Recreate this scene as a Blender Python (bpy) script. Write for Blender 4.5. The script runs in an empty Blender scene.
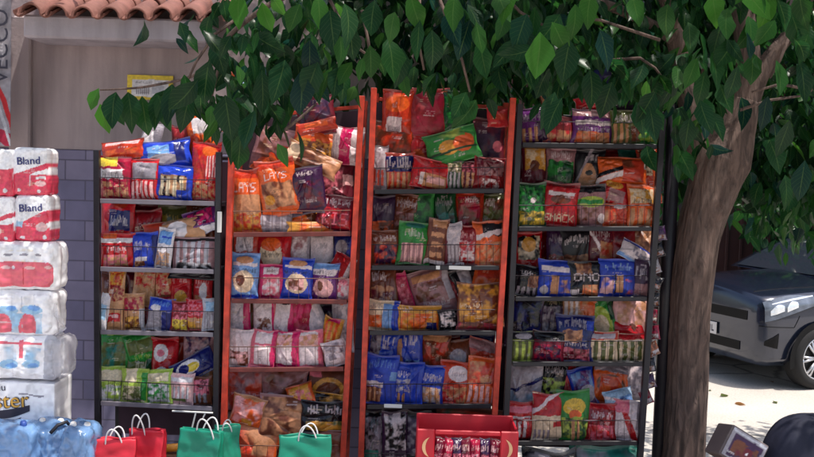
import bpy, math, random
import numpy as np
from mathutils import Matrix, Vector, Euler, noise as mnoise
R_ = math.radians
S = bpy.context.scene
COL = S.collection
rng = random.Random(7)

# ------------------------------------------------------------------ camera
PITCH, ROLL, H, F = R_(3.5), R_(1.8), 2.0, 950.0
CR = Matrix.Rotation(math.pi/2-PITCH, 3, 'X') @ Matrix.Rotation(ROLL, 3, 'Z')
CAM = Vector((0, 0, H))
def at(px, py, Y):
    d = CR @ Vector(((px-407)/F, -(py-228.5)/F, -1))
    return CAM + d*(Y/d.y)
cd = bpy.data.cameras.new('camera'); cam = bpy.data.objects.new('camera', cd); COL.objects.link(cam)
cam.matrix_world = Matrix.Translation(CAM) @ CR.to_4x4()
cd.sensor_width = 36; cd.lens = 36*F/814; cd.clip_end = 500
S.camera = cam

# ------------------------------------------------------------------ light
W = bpy.data.worlds.new('World'); S.world = W; W.use_nodes = True
nt = W.node_tree; bg = nt.nodes['Background']
sky = nt.nodes.new('ShaderNodeTexSky'); sky.sky_type = 'NISHITA'; sky.sun_disc = False
SUN_EL, SUN_AZ = R_(71), R_(118)       # azimuth from +Y towards +X
sky.sun_elevation = SUN_EL; sky.sun_rotation = SUN_AZ; sky.air_density = 1.0; sky.dust_density = 3.0; sky.ozone_density = .3
nt.links.new(sky.outputs[0], bg.inputs[0]); bg.inputs[1].default_value = 0.15
sl = bpy.data.lights.new('sun', 'SUN'); sl.energy = 3.1; sl.angle = R_(0.5); sl.color = (1, .95, .87)
so = bpy.data.objects.new('sun', sl); COL.objects.link(so)
sd = Vector((math.sin(SUN_AZ)*math.cos(SUN_EL), math.cos(SUN_AZ)*math.cos(SUN_EL), math.sin(SUN_EL)))
so.rotation_euler = (-sd).to_track_quat('-Z', 'Y').to_euler(); so.location = (0, 0, 12)
S.view_settings.view_transform = 'Standard'; S.view_settings.look = 'None'
S.view_settings.gamma = 1; S.view_settings.use_curve_mapping = False
S.view_settings.exposure = 0.55

# ------------------------------------------------------------------ helpers
def lin(c):
    return tuple((x/255/12.92 if x/255 <= .04045 else ((x/255+.055)/1.055)**2.4) for x in c)
def tag(o, label=None, cat=None, group=None, kind=None):
    if label: o['label'] = label
    if cat: o['category'] = cat
    if group: o['group'] = group
    if kind: o['kind'] = kind
    return o
def empty(name, loc, rz=0):
    o = bpy.data.objects.new(name, None); COL.objects.link(o)
    o.location = loc; o.rotation_euler = (0, 0, rz); o.empty_display_size = .1
    return o
def mat(name, col, rough=.6, metal=0., noise=0., nscale=8., bump=0., bscale=60., spec=.5, coat=0., trans=0., alpha=1.):
    m = bpy.data.materials.new(name); m.use_nodes = True
    n = m.node_tree; b = n.nodes['Principled BSDF']; L = n.links.new
    c = lin(col)+(1,)
    b.inputs['Base Color'].default_value = c; b.inputs['Roughness'].default_value = rough
    b.inputs['Metallic'].default_value = metal; b.inputs['Specular IOR Level'].default_value = spec
    b.inputs['Coat Weight'].default_value = coat; b.inputs['Coat Roughness'].default_value = .1
    b.inputs['Transmission Weight'].default_value = trans; b.inputs['Alpha'].default_value = alpha
    tc = n.nodes.new('ShaderNodeTexCoord')
    if noise:
        t = n.nodes.new('ShaderNodeTexNoise'); t.inputs['Scale'].default_value = nscale; t.inputs['Detail'].default_value = 6
        L(tc.outputs['Object'], t.inputs['Vector'])
        mx = n.nodes.new('ShaderNodeMix'); mx.data_type = 'RGBA'
        mx.inputs['A'].default_value = tuple(x*(1-noise) for x in c[:3])+(1,)
        mx.inputs['B'].default_value = tuple(min(1, x*(1+noise)) for x in c[:3])+(1,)
        rp = n.nodes.new('ShaderNodeMapRange'); rp.inputs[1].default_value = .3; rp.inputs[2].default_value = .7
        L(t.outputs['Fac'], rp.inputs[0]); L(rp.outputs[0], mx.inputs['Factor']); L(mx.outputs['Result'], b.inputs['Base Color'])
    if bump:
        t = n.nodes.new('ShaderNodeTexNoise'); t.inputs['Scale'].default_value = bscale; t.inputs['Detail'].default_value = 4
        L(tc.outputs['Object'], t.inputs['Vector'])
        bp = n.nodes.new('ShaderNodeBump'); bp.inputs['Strength'].default_value = bump; bp.inputs['Distance'].default_value = .01
        L(t.outputs['Fac'], bp.inputs['Height']); L(bp.outputs[0], b.inputs['Normal'])
    return m
def print_mat(name, rough, coat=.0, bump=.25, bscale=45., spec=.5):
    m = mat(name, (200, 200, 200), rough, bump=bump, bscale=bscale, coat=coat, spec=spec)
    n = m.node_tree; a = n.nodes.new('ShaderNodeAttribute'); a.attribute_name = 'print'
    n.links.new(a.outputs['Color'], n.nodes['Principled BSDF'].inputs['Base Color'])
    return m
def mesh_obj(name, verts, faces, m, parent=None, smooth=True, cols=None, uvs=None, loc=None):
    me = bpy.data.meshes.new(name)
    me.from_pydata([tuple(map(float, v)) for v in verts], [], [tuple(map(int, f)) for f in faces])
    if cols is not None:
        at_ = me.attributes.new('print', 'FLOAT_COLOR', 'POINT')
        a = np.ones((len(verts), 4), np.float32); a[:, :3] = cols
        at_.data.foreach_set('color', a.ravel())
    if uvs is not None:
        ul = me.uv_layers.new(name='leaf')
        li = np.zeros(len(me.loops), np.int32); me.loops.foreach_get('vertex_index', li)
        ul.data.foreach_set('uv', np.asarray(uvs, np.float32)[li].ravel())
    me.polygons.foreach_set('use_smooth', [smooth]*len(me.polygons))
    for mm in (m if isinstance(m, (list, tuple)) else [m]): me.materials.append(mm)
    o = bpy.data.objects.new(name, me); COL.objects.link(o)
    if parent is not None: o.parent = parent
    if loc is not None: o.location = loc
    return o
class MB:
    def __init__(s): s.v = []; s.f = []; s.mi = []
    def add(s, vs, fs, mi=0):
        k = len(s.v); s.v += [tuple(v) for v in vs]; s.f += [tuple(i+k for i in f) for f in fs]; s.mi += [mi]*len(fs)
    def box(s, x0, y0, z0, x1, y1, z1, b=.004, M=None, mi=0):
        b = min(b, .45*min(x1-x0, y1-y0, z1-z0))
        vs = []; idx = {}
        for i in (0, 1):
            for j in (0, 1):
                for k in (0, 1):
                    c = (x1 if i else x0, y1 if j else y0, z1 if k else z0); sg = (-1 if i else 1, -1 if j else 1, -1 if k else 1)
                    for a in range(3):
                        p = [c[q]+(0 if q == a else sg[q]*b) for q in range(3)]
                        idx[(i, j, k, a)] = len(vs); vs.append(Vector(p))
        I = idx; fs = []
        for i in (0, 1): fs.append([I[(i, 0, 0, 0)], I[(i, 1, 0, 0)], I[(i, 1, 1, 0)], I[(i, 0, 1, 0)]][::(1 if i else -1)])
        for j in (0, 1): fs.append([I[(0, j, 0, 1)], I[(0, j, 1, 1)], I[(1, j, 1, 1)], I[(1, j, 0, 1)]][::(1 if j else -1)])
        for k in (0, 1): fs.append([I[(0, 0, k, 2)], I[(1, 0, k, 2)], I[(1, 1, k, 2)], I[(0, 1, k, 2)]][::(1 if k else -1)])
        for i in (0, 1):
            for j in (0, 1): fs.append([I[(i, j, 0, 0)], I[(i, j, 1, 0)], I[(i, j, 1, 1)], I[(i, j, 0, 1)]])
        for i in (0, 1):
            for k in (0, 1): fs.append([I[(i, 0, k, 0)], I[(i, 1, k, 0)], I[(i, 1, k, 2)], I[(i, 0, k, 2)]])
        for j in (0, 1):
            for k in (0, 1): fs.append([I[(0, j, k, 1)], I[(1, j, k, 1)], I[(1, j, k, 2)], I[(0, j, k, 2)]])
        for i in (0, 1):
            for j in (0, 1):
                for k in (0, 1): fs.append([I[(i, j, k, 0)], I[(i, j, k, 1)], I[(i, j, k, 2)]])
        if M is not None: vs = [M @ v for v in vs]
        s.add(vs, fs, mi)
    def bar(s, a, b, w, d, bev=.002):           # rectangular bar from a to b (mostly vertical or horizontal)
        a, b = Vector(a), Vector(b); L = (b-a).length
        M = Matrix.Translation(a) @ (b-a).to_track_quat('Z', 'Y').to_matrix().to_4x4()
        s.box(-w/2, -d/2, 0, w/2, d/2, L, bev, M)
    def tube(s, pts, rad, n=6, mi=0):
        pts = [Vector(p) for p in pts]; k = len(pts)
        rad = rad if isinstance(rad, (list, tuple)) else [rad]*k
        vs = []; up = Vector((0.13, 0.21, 1)).normalized(); fs = []
        for i, p in enumerate(pts):
            t = (pts[min(i+1, k-1)]-pts[max(i-1, 0)]).normalized()
            if abs(t.dot(up)) > .95: up = Vector((1, .1, .1)).normalized()
            x = t.cross(up).normalized(); y = t.cross(x)
            up = -(y) if y.dot(up) < 0 else y
            x = t.cross(up).normalized(); y = t.cross(x)
            for q in range(n):
                an = 2*math.pi*q/n; vs.append(p+rad[i]*(x*math.cos(an)+y*math.sin(an)))
        for i in range(k-1):
            for q in range(n):
                fs.append((i*n+q, i*n+(q+1) % n, (i+1)*n+(q+1) % n, (i+1)*n+q))
        fs.append(tuple(range(n))[::-1]); fs.append(tuple((k-1)*n+q for q in range(n)))
        s.add(vs, fs, mi)
    def build(s, name, m, parent=None, smooth=False, loc=None):
        o = mesh_obj(name, s.v, s.f, m, parent, smooth, loc=loc)
        if any(s.mi): o.data.polygons.foreach_set('material_index', s.mi)
        return o
def recalc(o):
    import bmesh
    bm = bmesh.new(); bm.from_mesh(o.data); bmesh.ops.recalc_face_normals(bm, faces=bm.faces); bm.to_mesh(o.data); bm.free()
    return o

# ------------------------------------------------------------------ print designs
PAL = dict(rd=(190, 30, 40), cr=(165, 25, 60), mg=(205, 35, 105), pk=(225, 120, 140), og=(222, 100, 42), do=(195, 62, 38),
  br=(112, 62, 42), tn=(200, 150, 108), gd=(215, 160, 62), ye=(238, 208, 70), lm=(175, 205, 85), gn=(48, 145, 62),
  dg=(25, 75, 42), te=(45, 125, 112), lb=(115, 165, 225), bl=(34, 66, 190), nv=(28, 34, 105), pu=(105, 48, 125),
  dp=(60, 32, 70), mr=(105, 20, 42), wh=(228, 224, 228), gy=(150, 145, 155), sv=(190, 190, 200), bk=(26, 23, 32),
  cm=(232, 218, 185), mv=(165, 125, 130), ol=(98, 110, 58), pn=(238, 190, 190), dr=(140, 24, 34), sk=(160, 200, 230), pr=(224, 66, 92), pq=(232, 104, 120), ww=(250, 248, 251))
PALL = {k: np.array(lin(v)) for k, v in PAL.items()}
FONT = {'L': '1000010000100001000010000100001111', 'A': '01110100011000111111100011000110001', 'Y': '10001100010101000100001000010000100',
 'S': '01111100001000001110000010000111110', 'N': '10001110011010110011100011000110001', 'C': '01111100001000010000100001000001111',
 'K': '10001100101010011000101001001010001', 'O': '01110100011000110001100011000101110', 'B': '11110100011000111110100011000111110',
 'D': '11110100011000110001100011000111110', 'E': '11111100001000011110100001000011111', 'M': '10001110111010110001100011000110001',
 'P': '11110100011000111110100001000010000', 'I': '01110001000010000100001000010001110'}
FONT['L'] = '10000100001000010000100001000011111'
def vnoise(U, V, sc, seed):
    """cheap smooth value noise on arrays"""
    r = np.random.RandomState(seed); T = r.rand(64, 64)
    x = U*sc+seed % 17; y = V*sc+seed % 13
    xi = np.floor(x).astype(int); yi = np.floor(y).astype(int); fx = x-xi; fy = y-yi
    fx = fx*fx*(3-2*fx); fy = fy*fy*(3-2*fy)
    g = lambda a, b: T[a % 64, b % 64]
    return (g(xi, yi)*(1-fx)+g(xi+1, yi)*fx)*(1-fy)+(g(xi, yi+1)*(1-fx)+g(xi+1, yi+1)*fx)*fy
def paint(U, V, asp, base, ops, seed):
    """U,V in 0..1 (V up). asp = h/w.  returns Nx3 linear colours of the printed design"""
    C = np.tile(PALL[base], U.shape+(1,)).astype(float)
    C *= (.88+.24*vnoise(U, V*asp, 3.1, seed))[..., None]
    r = random.Random(seed)
    wob = (vnoise(U, V*asp, 6, seed+5)-.5)*.05
    def put(mask, col, k=1.): C[mask] = C[mask]*(1-k)+k*PALL[col]*(.9+.2*vnoise(U, V, 5, seed+9)[mask])[:, None]
    for op in [o for o in ops.split(';') if o]:
        k = op[0]; a = op[1:].split(',')
        if k == 'E':
            cx, cy, rx, ry = map(float, a[:4]); put(((U-cx+wob)/rx)**2+((V-cy)/ry)**2 < 1, a[4])
        elif k == 'R':
            x0, y0, x1, y1 = map(float, a[:4]); put((U+wob*.5 > x0) & (U+wob*.5 < x1) & (V > y0+wob) & (V < y1+wob), a[4])
        elif k == 'S':
            x0, y0, x1, y1 = map(float, a[:4]); n = float(a[5])
            put((U > x0) & (U < x1) & (V > y0) & (V < y1+wob) & (((U-x0)/(x1-x0)*n+wob*3) % 1 < .55), a[4])
        elif k == 'D':
            s_, c, w = map(float, a[:3]); put(np.abs(V-(s_*U+c)-wob) < w, a[3])
        elif k == 'F':
            x0, y0, x1, y1 = map(float, a[:4]); m = (U+wob > x0) & (U+wob < x1) & (V > y0+wob) & (V < y1+wob)
            sc = 1.6*(float(a[6]) if len(a) > 6 else 7)
            nn = vnoise(U, V*asp, sc, seed+3)*.65+vnoise(U, V*asp, sc*2.3, seed+4)*.35
            nn = np.clip((nn-.36)/.28, 0, 1)[..., None]
            mix = PALL[a[4]]*(1-nn)+PALL[a[5]]*nn
            C[m] = mix[m]
        elif k == 'T':                       # lettering: a word in block letters, else illegible marks
            cx, cy, w, h = map(float, a[:4]); col = a[4]; word = a[5] if len(a) > 5 else ''
            arch = float(a[6]) if len(a) > 6 else (0 if word else r.choice((0, .0, .25)))
            x = (U-(cx-w/2))/w; y = (V-(cy-h/2)-arch*h*(1-((U-cx)/(w/2))**2)+arch*h*.5)/h
            ins = (x > 0) & (x < 1) & (y > 0) & (y < 1)
            if word:
                n = len(word); ci = np.clip((x*n).astype(int), 0, n-1); lx = (x*n-ci)/.86
                gx = np.clip((lx*5).astype(int), 0, 4); gy = np.clip(((1-y)*7).astype(int), 0, 6)
                T = np.array([[int(q) for q in FONT[c]] for c in word])
                put(ins & (lx < 1) & (T[ci, gy*5+gx] > 0), col, .85)
            else:
                n = max(5, int(w/h*4.4)); ci = np.clip((x*n).astype(int), 0, n-1); lx = x*n-ci
                lo = np.array([r.choice((0, 0, .3, .05)) for _ in range(n)]); hi = np.array([r.choice((1, .75, .9, .6)) for _ in range(n)])
                ty = np.array([r.random() for _ in range(n)]); on = np.array([r.random() > .1 for _ in range(n)])
                st = (lx < .5) | ((np.abs(y-ty[ci]) < .14) & (lx < .95))
                put(ins & on[ci] & st & (y > lo[ci]) & (y < hi[ci]), col, .6)
    C *= (.82+.36*vnoise(U, V*asp, 21, seed+31))[..., None]*(.9+.2*vnoise(U, V*asp, 41, seed+32))[..., None]
    for _ in range(3):                       # blocks of unreadable small print
        x0 = r.uniform(.08, .6); y0 = r.uniform(.06, .85); w_ = r.uniform(.15, .32); h_ = r.uniform(.05, .1)
        m = (U > x0) & (U < x0+w_) & (V > y0) & (V < y0+h_) & (((V-y0)*asp*22) % 1 < .5) & (vnoise(U, V*asp, 30, seed+33) > .42)
        C[m] = C[m]*.5+PALL[r.choice(('wh', 'wh', 'cm', 'bk'))]*.5
    return C

def bag_mesh(w, h, t, base, ops, seed, step=.0036):
    nu = max(14, min(64, int(w/step))); nv = max(16, min(84, int(h/step)))
    u = np.linspace(-1, 1, nu); v = np.linspace(-1, 1, nv); U, V = np.meshgrid(u, v)
    r = np.random.RandomState(seed)
    def shape(U, V, side):
        seal = np.clip((np.abs(V)-.86)/.06, 0, 1); body = 1-seal
        av = np.clip(np.abs(V)/.9, 0, 1)
        Z = t*.5*np.clip(1-np.abs(U)**2.6, 0, 1)**.62*np.clip(1-av**3.2, 0, 1)**.7
        env = np.clip(1-np.abs(U)**4, 0, 1)*np.clip(1-av**8, 0, 1)
        q = np.random.RandomState(seed+side)
        for s_ in (1, -1):                                    # pleats running from each seal
            ph = q.rand(4)*6.28; k = 4+q.rand(4)*9; am = q.rand(4)
            wv = sum(am[i]*np.sin(k[i]*U+ph[i]+.8*V) for i in range(4))
            Z = Z+t*.055*wv*np.exp(-np.clip(1-s_*V-.1, 0, 9)/.3)*env
        for i in range(10):                                    # sharp creases
            an = q.rand()*3.14; cx, cy = q.rand(2)*1.6-.8; d = (U-cx)*math.cos(an)+(V-cy)*math.sin(an); l = -(U-cx)*math.sin(an)+(V-cy)*math.cos(an)
            Z = Z+(q.rand()-.55)*t*.42*np.exp(-np.abs(d)/.08)*np.exp(-(l/.5)**2)*env
        Z = Z+t*.16*(vnoise(U, V, 2.2, seed+side*3+1)-.5)*env
        if side == 0: Z = Z*1.0
        X = w/2*U*(1-.05*(1-av**4)*(1+.3*math.sin(seed)))
        X = X+w*.012*np.sin(5*V+seed)*(np.abs(U)**3)
        Y = V*h/2+h*.012*np.sin(4*U+seed)*np.abs(V)**6+h*.03*np.abs(U)**3*np.sign(V)*seal
        crimp = .0022*np.sin(V*h/2/.0011*.55)*seal if side == 0 else 0
        wave = seal*t*.14*np.sin(3.0*U+seed*1.7+V*2)
        return X, Y, (Z*body if side == 0 else -Z*body*.9)+wave+crimp
    X, Y, Z = shape(U, V, 0)
    C = paint((U+1)/2, (V+1)/2, h/w, base, ops, seed)
    sealc = np.abs(V) > .93
    C[sealc] = C[sealc]*.75+.10
    P = np.stack([X, -Z, Y], -1).reshape(-1, 3)
    idx = np.arange(nu*nv).reshape(nv, nu)
    fr = np.stack([idx[:-1, :-1], idx[:-1, 1:], idx[1:, 1:], idx[1:, :-1]], -1).reshape(-1, 4)
    mu, mv = 11, 13
    U2, V2 = np.meshgrid(np.linspace(-1, 1, mu), np.linspace(-1, 1, mv)); X2, Y2, Z2 = shape(U2, V2, 1)
    P2 = np.stack([X2, -Z2+.0015, Y2], -1).reshape(-1, 3); C2 = np.tile(PALL[base], (mu*mv, 1))
    i2 = np.arange(mu*mv).reshape(mv, mu)+nu*nv
    bk = np.stack([i2[:-1, :-1], i2[1:, :-1], i2[1:, 1:], i2[:-1, 1:]], -1).reshape(-1, 4)
    return np.vstack([P, P2]), np.vstack([fr, bk]), np.vstack([C.reshape(-1, 3), C2])

def pack_mesh(w, d, h, rad, base, ops, seed, cols=0, rows=0, bulge=.01, step=.005, wr=.004):
    """rounded wrapped block, print on the front (-Y); cols/rows = rolls showing through the wrapping"""
    Pv, Fv, Cv = [], [], []; k = 0
    hx, hy, hz = w/2, d/2, h/2
    for ax, sg in ((1, -1), (1, 1), (0, -1), (0, 1), (2, -1), (2, 1)):
        o = [i for i in range(3) if i != ax]; dims = (hx, hy, hz)
        fine = step if (ax, sg) == (1, -1) else step*2.2
        na = max(8, int(2*dims[o[0]]/fine)); nb = max(8, int(2*dims[o[1]]/fine))
        A, B = np.meshgrid(np.linspace(-1, 1, na), np.linspace(-1, 1, nb))
        P = np.zeros(A.shape+(3,)); P[..., o[0]] = A*dims[o[0]]; P[..., o[1]] = B*dims[o[1]]; P[..., ax] = sg*dims[ax]
        core = np.stack([np.clip(P[..., i], -dims[i]+rad, dims[i]-rad) for i in range(3)], -1)
        D = P-core; L = np.linalg.norm(D, axis=-1, keepdims=True); N = D/np.maximum(L, 1e-6); P = core+N*rad
        u = (P[..., 0]/hx+1)/2; vv = (P[..., 2]/hz+1)/2; dd = (P[..., 1]/hy+1)/2
        b = np.zeros(A.shape)
        if cols: b = b-bulge*(1-np.abs(np.sin(np.pi*cols*u))**.6)*(np.abs(N[..., 1])) - bulge*.8*(1-np.abs(np.sin(np.pi*2*dd))**.6)*np.abs(N[..., 0])
        if rows: b = b-bulge*.8*(1-np.abs(np.sin(np.pi*rows*vv))**.5)*np.abs(1-np.abs(N[..., 2]))
        b = b+wr*2.2*(vnoise(u+dd, vv+dd*.3, 7, seed)-.5)+wr*1.2*(vnoise(u*1.0+dd, vv, 19, seed+1)-.5)
        P = P+N*b[..., None]
        C = paint(u, vv, h/w, base, ops if ax == 1 else ';'.join(q for q in ops.split(';') if q[:1] in 'RD'), seed)
        if ax == 2: C = paint(u, np.full_like(u, .97 if sg > 0 else .03), h/w, base, ';'.join(q for q in ops.split(';') if q[:1] in 'RD'), seed)
        n = na*nb; ix = np.arange(n).reshape(nb, na)+k; k += n
        q = np.stack([ix[:-1, :-1], ix[:-1, 1:], ix[1:, 1:], ix[1:, :-1]], -1).reshape(-1, 4)
        flip = (sg > 0) if ax == 1 else (sg < 0)
        if flip: q = q[:, ::-1]
        Pv.append(P.reshape(-1, 3)); Fv.append(q); Cv.append(C.reshape(-1, 3))
    return np.vstack(Pv), np.vstack(Fv), np.vstack(Cv)

# ------------------------------------------------------------------ materials
M = dict(
 film=print_mat('printed_film', .24, coat=.2, bump=.25, spec=.35), matte=print_mat('printed_matte_film', .45, bump=.2), carton=print_mat('printed_carton', .6, bump=.05),
 wrap=print_mat('tissue_wrap', .3, coat=.3, bump=.2, bscale=30),
 black=mat('black_paint', (30, 27, 36), .45, noise=.25, nscale=30), orange=mat('orange_paint', (200, 64, 44), .45, noise=.3, nscale=26, bump=.06),
 panel=mat('dark_back_panel', (66, 42, 56), .7, noise=.3), lipgrey=mat('grey_shelf_lip', (124, 117, 128), .45, noise=.15),
 rust=mat('rust_brown_lip', (112, 48, 44), .55, noise=.3, nscale=20),
 wire=mat('dark_wire', (50, 44, 52), .4, metal=.6), brass=mat('bare_wire', (120, 90, 80), .4, metal=.7),
 cord=mat('white_cord', (232, 228, 228), .6), redpaper=mat('red_paper', (214, 38, 58), .5, noise=.08, bump=.12, bscale=20),
 greenpaper=mat('green_paper', (20, 140, 112), .42, noise=.1, bump=.12, bscale=20),
 wood=mat('table_wood', (120, 88, 66), .6, noise=.3, nscale=5), tag=mat('white_card', (232, 230, 228), .55),
 bark=mat('bark', (106, 84, 78), .85, noise=.45, nscale=11, bump=.9, bscale=22), navy=mat('navy_cloth', (30, 32, 52), .75, noise=.15, bump=.4, bscale=14),
 silver=mat('silver_foil', (200, 200, 208), .25, metal=.85, bump=.4, bscale=60))

# ------------------------------------------------------------------ ground
m = mat('sunlit_concrete', (200, 192, 182), .85, noise=.12, nscale=1.3, bump=.15, bscale=40)
g = mesh_obj('ground', [(-80, -20, 0), (80, -20, 0), (80, 120, 0), (-80, 120, 0)], [(0, 1, 2, 3)], m); tag(g, kind='structure')

def ground_detail():
    n = m.node_tree; L = n.links.new; b = n.nodes['Principled BSDF']; src = b.inputs['Base Color'].links[0].from_socket
    tc = n.nodes.new('ShaderNodeTexCoord'); v = n.nodes.new('ShaderNodeTexVoronoi'); v.feature = 'DISTANCE_TO_EDGE'; v.inputs['Scale'].default_value = .55
    nz = n.nodes.new('ShaderNodeTexNoise'); nz.inputs['Scale'].default_value = 3; nz.inputs['Detail'].default_value = 5
    mv = n.nodes.new('ShaderNodeMix'); mv.data_type = 'RGBA'; mv.inputs['Factor'].default_value = .12; L(tc.outputs['Object'], nz.inputs['Vector']); L(tc.outputs['Object'], mv.inputs['A']); L(nz.outputs['Color'], mv.inputs['B']); L(mv.outputs['Result'], v.inputs['Vector'])
    lt = n.nodes.new('ShaderNodeMapRange'); lt.inputs[1].default_value = .002; lt.inputs[2].default_value = .012; lt.inputs[3].default_value = .45; lt.inputs[4].default_value = 1; L(v.outputs['Distance'], lt.inputs[0])
    g2 = n.nodes.new('ShaderNodeTexNoise'); g2.inputs['Scale'].default_value = 55; g2.inputs['Detail'].default_value = 3; L(tc.outputs['Object'], g2.inputs['Vector'])
    gr = n.nodes.new('ShaderNodeMapRange'); gr.inputs[1].default_value = .3; gr.inputs[2].default_value = .7; gr.inputs[3].default_value = .82; gr.inputs[4].default_value = 1.1; L(g2.outputs['Fac'], gr.inputs[0])
    mm = n.nodes.new('ShaderNodeMath'); mm.operation = 'MULTIPLY'; L(lt.outputs[0], mm.inputs[0]); L(gr.outputs[0], mm.inputs[1])
    mx = n.nodes.new('ShaderNodeMix'); mx.data_type = 'RGBA'; mx.blend_type = 'MULTIPLY'; mx.inputs['Factor'].default_value = 1; L(src, mx.inputs['A']); L(mm.outputs[0], mx.inputs['B']); L(mx.outputs['Result'], b.inputs['Base Color'])
ground_detail()
# ------------------------------------------------------------------ house with tiled roof (left)
def brick_mat():
    m = mat('painted_blockwork', (104, 100, 118), .75, bump=.0)
    n = m.node_tree; L = n.links.new; b = n.nodes['Principled BSDF']
    tc = n.nodes.new('ShaderNodeTexCoord'); mp = n.nodes.new('ShaderNodeMapping'); mp.inputs['Rotation'].default_value = (R_(90), 0, 0)
    L(tc.outputs['Object'], mp.inputs[0])
    bt = n.nodes.new('ShaderNodeTexBrick'); bt.inputs['Scale'].default_value = 1; bt.inputs['Brick Width'].default_value = .25; bt.inputs['Row Height'].default_value = .125
    bt.inputs['Mortar Size'].default_value = .005; bt.inputs['Mortar Smooth'].default_value = .4
    bt.inputs['Color1'].default_value = lin((116, 112, 142))+(1,); bt.inputs['Color2'].default_value = lin((140, 132, 158))+(1,); bt.inputs['Mortar'].default_value = lin((98, 92, 114))+(1,)
    L(mp.outputs[0], bt.inputs['Vector'])
    nz = n.nodes.new('ShaderNodeTexNoise'); nz.inputs['Scale'].default_value = 5; nz.inputs['Detail'].default_value = 5; L(tc.outputs['Object'], nz.inputs['Vector'])
    mx = n.nodes.new('ShaderNodeMix'); mx.data_type = 'RGBA'; mx.blend_type = 'MULTIPLY'; mx.inputs['Factor'].default_value = .5
    L(bt.outputs['Color'], mx.inputs['A']); L(nz.outputs['Color'], mx.inputs['B']); 
    cr = n.nodes.new('ShaderNodeHueSaturation'); cr.inputs['Saturation'].default_value = .0; cr.inputs['Value'].default_value = 1.7
    L(nz.outputs['Color'], cr.inputs['Color']); L(cr.outputs[0], mx.inputs['B']); L(mx.outputs['Result'], b.inputs['Base Color'])
    bp = n.nodes.new('ShaderNodeBump'); bp.inputs['Strength'].default_value = .5; bp.inputs['Distance'].default_value = .006; bp.invert = True
    L(bt.outputs['Fac'], bp.inputs['Height']); L(bp.outputs[0], b.inputs['Normal'])
    return m
YW = 5.9
def stains(m, amt=.3):
    n = m.node_tree; L = n.links.new; b = n.nodes['Principled BSDF']; src = b.inputs['Base Color'].links[0].from_socket
    tc = n.nodes.new('ShaderNodeTexCoord'); mp = n.nodes.new('ShaderNodeMapping'); mp.inputs['Scale'].default_value = (7, 7, .7); L(tc.outputs['Object'], mp.inputs[0])
    t = n.nodes.new('ShaderNodeTexNoise'); t.inputs['Scale'].default_value = 1; t.inputs['Detail'].default_value = 7; t.inputs['Roughness'].default_value = .6; L(mp.outputs[0], t.inputs['Vector'])
    rp = n.nodes.new('ShaderNodeMapRange'); rp.inputs[1].default_value = .42; rp.inputs[2].default_value = .68; rp.inputs[3].default_value = 1; rp.inputs[4].default_value = 1-amt; L(t.outputs['Fac'], rp.inputs[0])
    mx = n.nodes.new('ShaderNodeMix'); mx.data_type = 'RGBA'; mx.blend_type = 'MULTIPLY'; mx.inputs['Factor'].default_value = 1; L(src, mx.inputs['A']); L(rp.outputs[0], mx.inputs['B']); L(mx.outputs['Result'], b.inputs['Base Color'])
plaster = mat('mauve_plaster', (180, 163, 164), .85, noise=.10, nscale=2.2, bump=.25, bscale=50)
plaster2 = mat('pier_plaster', (184, 168, 168), .85, noise=.08, nscale=3, bump=.2, bscale=50)
fasc = mat('eave_plaster', (178, 168, 176), .8, noise=.08, nscale=4, bump=.2)
stains(plaster, .28); stains(plaster2, .22); stains(fasc, .3)
zb = at(80, 150, YW).z; ztop = at(120, 20, YW).z
xl, xr = -6.0, at(432, 200, YW).x
house = empty('house', (at(120, 200, YW).x, YW+.1, 0)); tag(house, 'mauve plastered house with grey block base and clay tiled eave', 'house')
hb = house.location
def hbuild(mb, name, m_, **k):
    o = mb.build(name, m_, house, **k); o.location = -hb; return o
mb = MB(); mb.box(xl, YW, zb, xr, YW+.18, ztop+.25, .004); hbuild(mb, 'wall', plaster)
mb = MB(); mb.box(xl, YW-.012, 0, xr, YW+.2, zb-.001, .004); hbuild(mb, 'block_base', brick_mat())
px0, px1 = at(12, 90, YW).x, at(33, 90, YW).x
mb = MB(); mb.box(px0, YW-.05, 0, px1, YW-.002, ztop, .01); hbuild(mb, 'pier', plaster2)
e0, e1 = at(23, 30, 5.55).x, at(207, 30, 5.55).x
zf0, zf1 = at(115, 40, 5.55).z, at(115, 17, 5.55).z
mb = MB(); mb.box(e0, 5.55, zf0, e1, YW-.002, zf1, .012); hbuild(mb, 'eave_beam', fasc)
# barrel tiles
tm = mat('clay_tile', (136, 90, 80), .8, noise=.28, nscale=7, bump=.5, bscale=35)
mb = MB(); npitch = 8; x0t = at(18, 10, 5.5).x; pit = (at(228, 10, 5.5).x-x0t)/npitch; npitch = 7
def barrel(mb, xc, y0, z0, L, r0, r1, slope, up=True, seg=10, th=.013):
    vs = []
    for e, (yy, rr) in enumerate(((0, r0), (L, r1))):
        for k in range(seg+1):
            a = math.pi*k/seg; sgn = 1 if up else -1
            for q in (rr, rr-th):
                vs.append((xc+q*math.cos(a), y0+yy, z0+yy*slope+sgn*q*math.sin(a)))
    n = (seg+1)*2; fs = []
    for k in range(seg):
        a = 2*k
        fs += [(a, a+2, n+a+2, n+a), (a+1, n+a+1, n+a+3, a+3), (a, a+1, a+3, a+2), (n+a, n+a+2, n+a+3, n+a+1)]
    mb.add(vs, fs)
for row in range(5):
    yy = 5.5+row*.3; zz = zf1-.038+row*.3*.36
    for i in range(-14 if row else 0, npitch+1):
        j = rng.uniform(-.008, .008)
        if i >= 0: barrel(mb, x0t+(i+.5)*pit+j, yy+rng.uniform(-.012, .012), zz+.03+rng.uniform(-.006, .006), .36, pit*.44, pit*.38, .36, True)
        if i >= 0: barrel(mb, x0t+i*pit, yy+.02, zz+.055, .36, pit*.26, pit*.24, .36, False)
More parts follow.
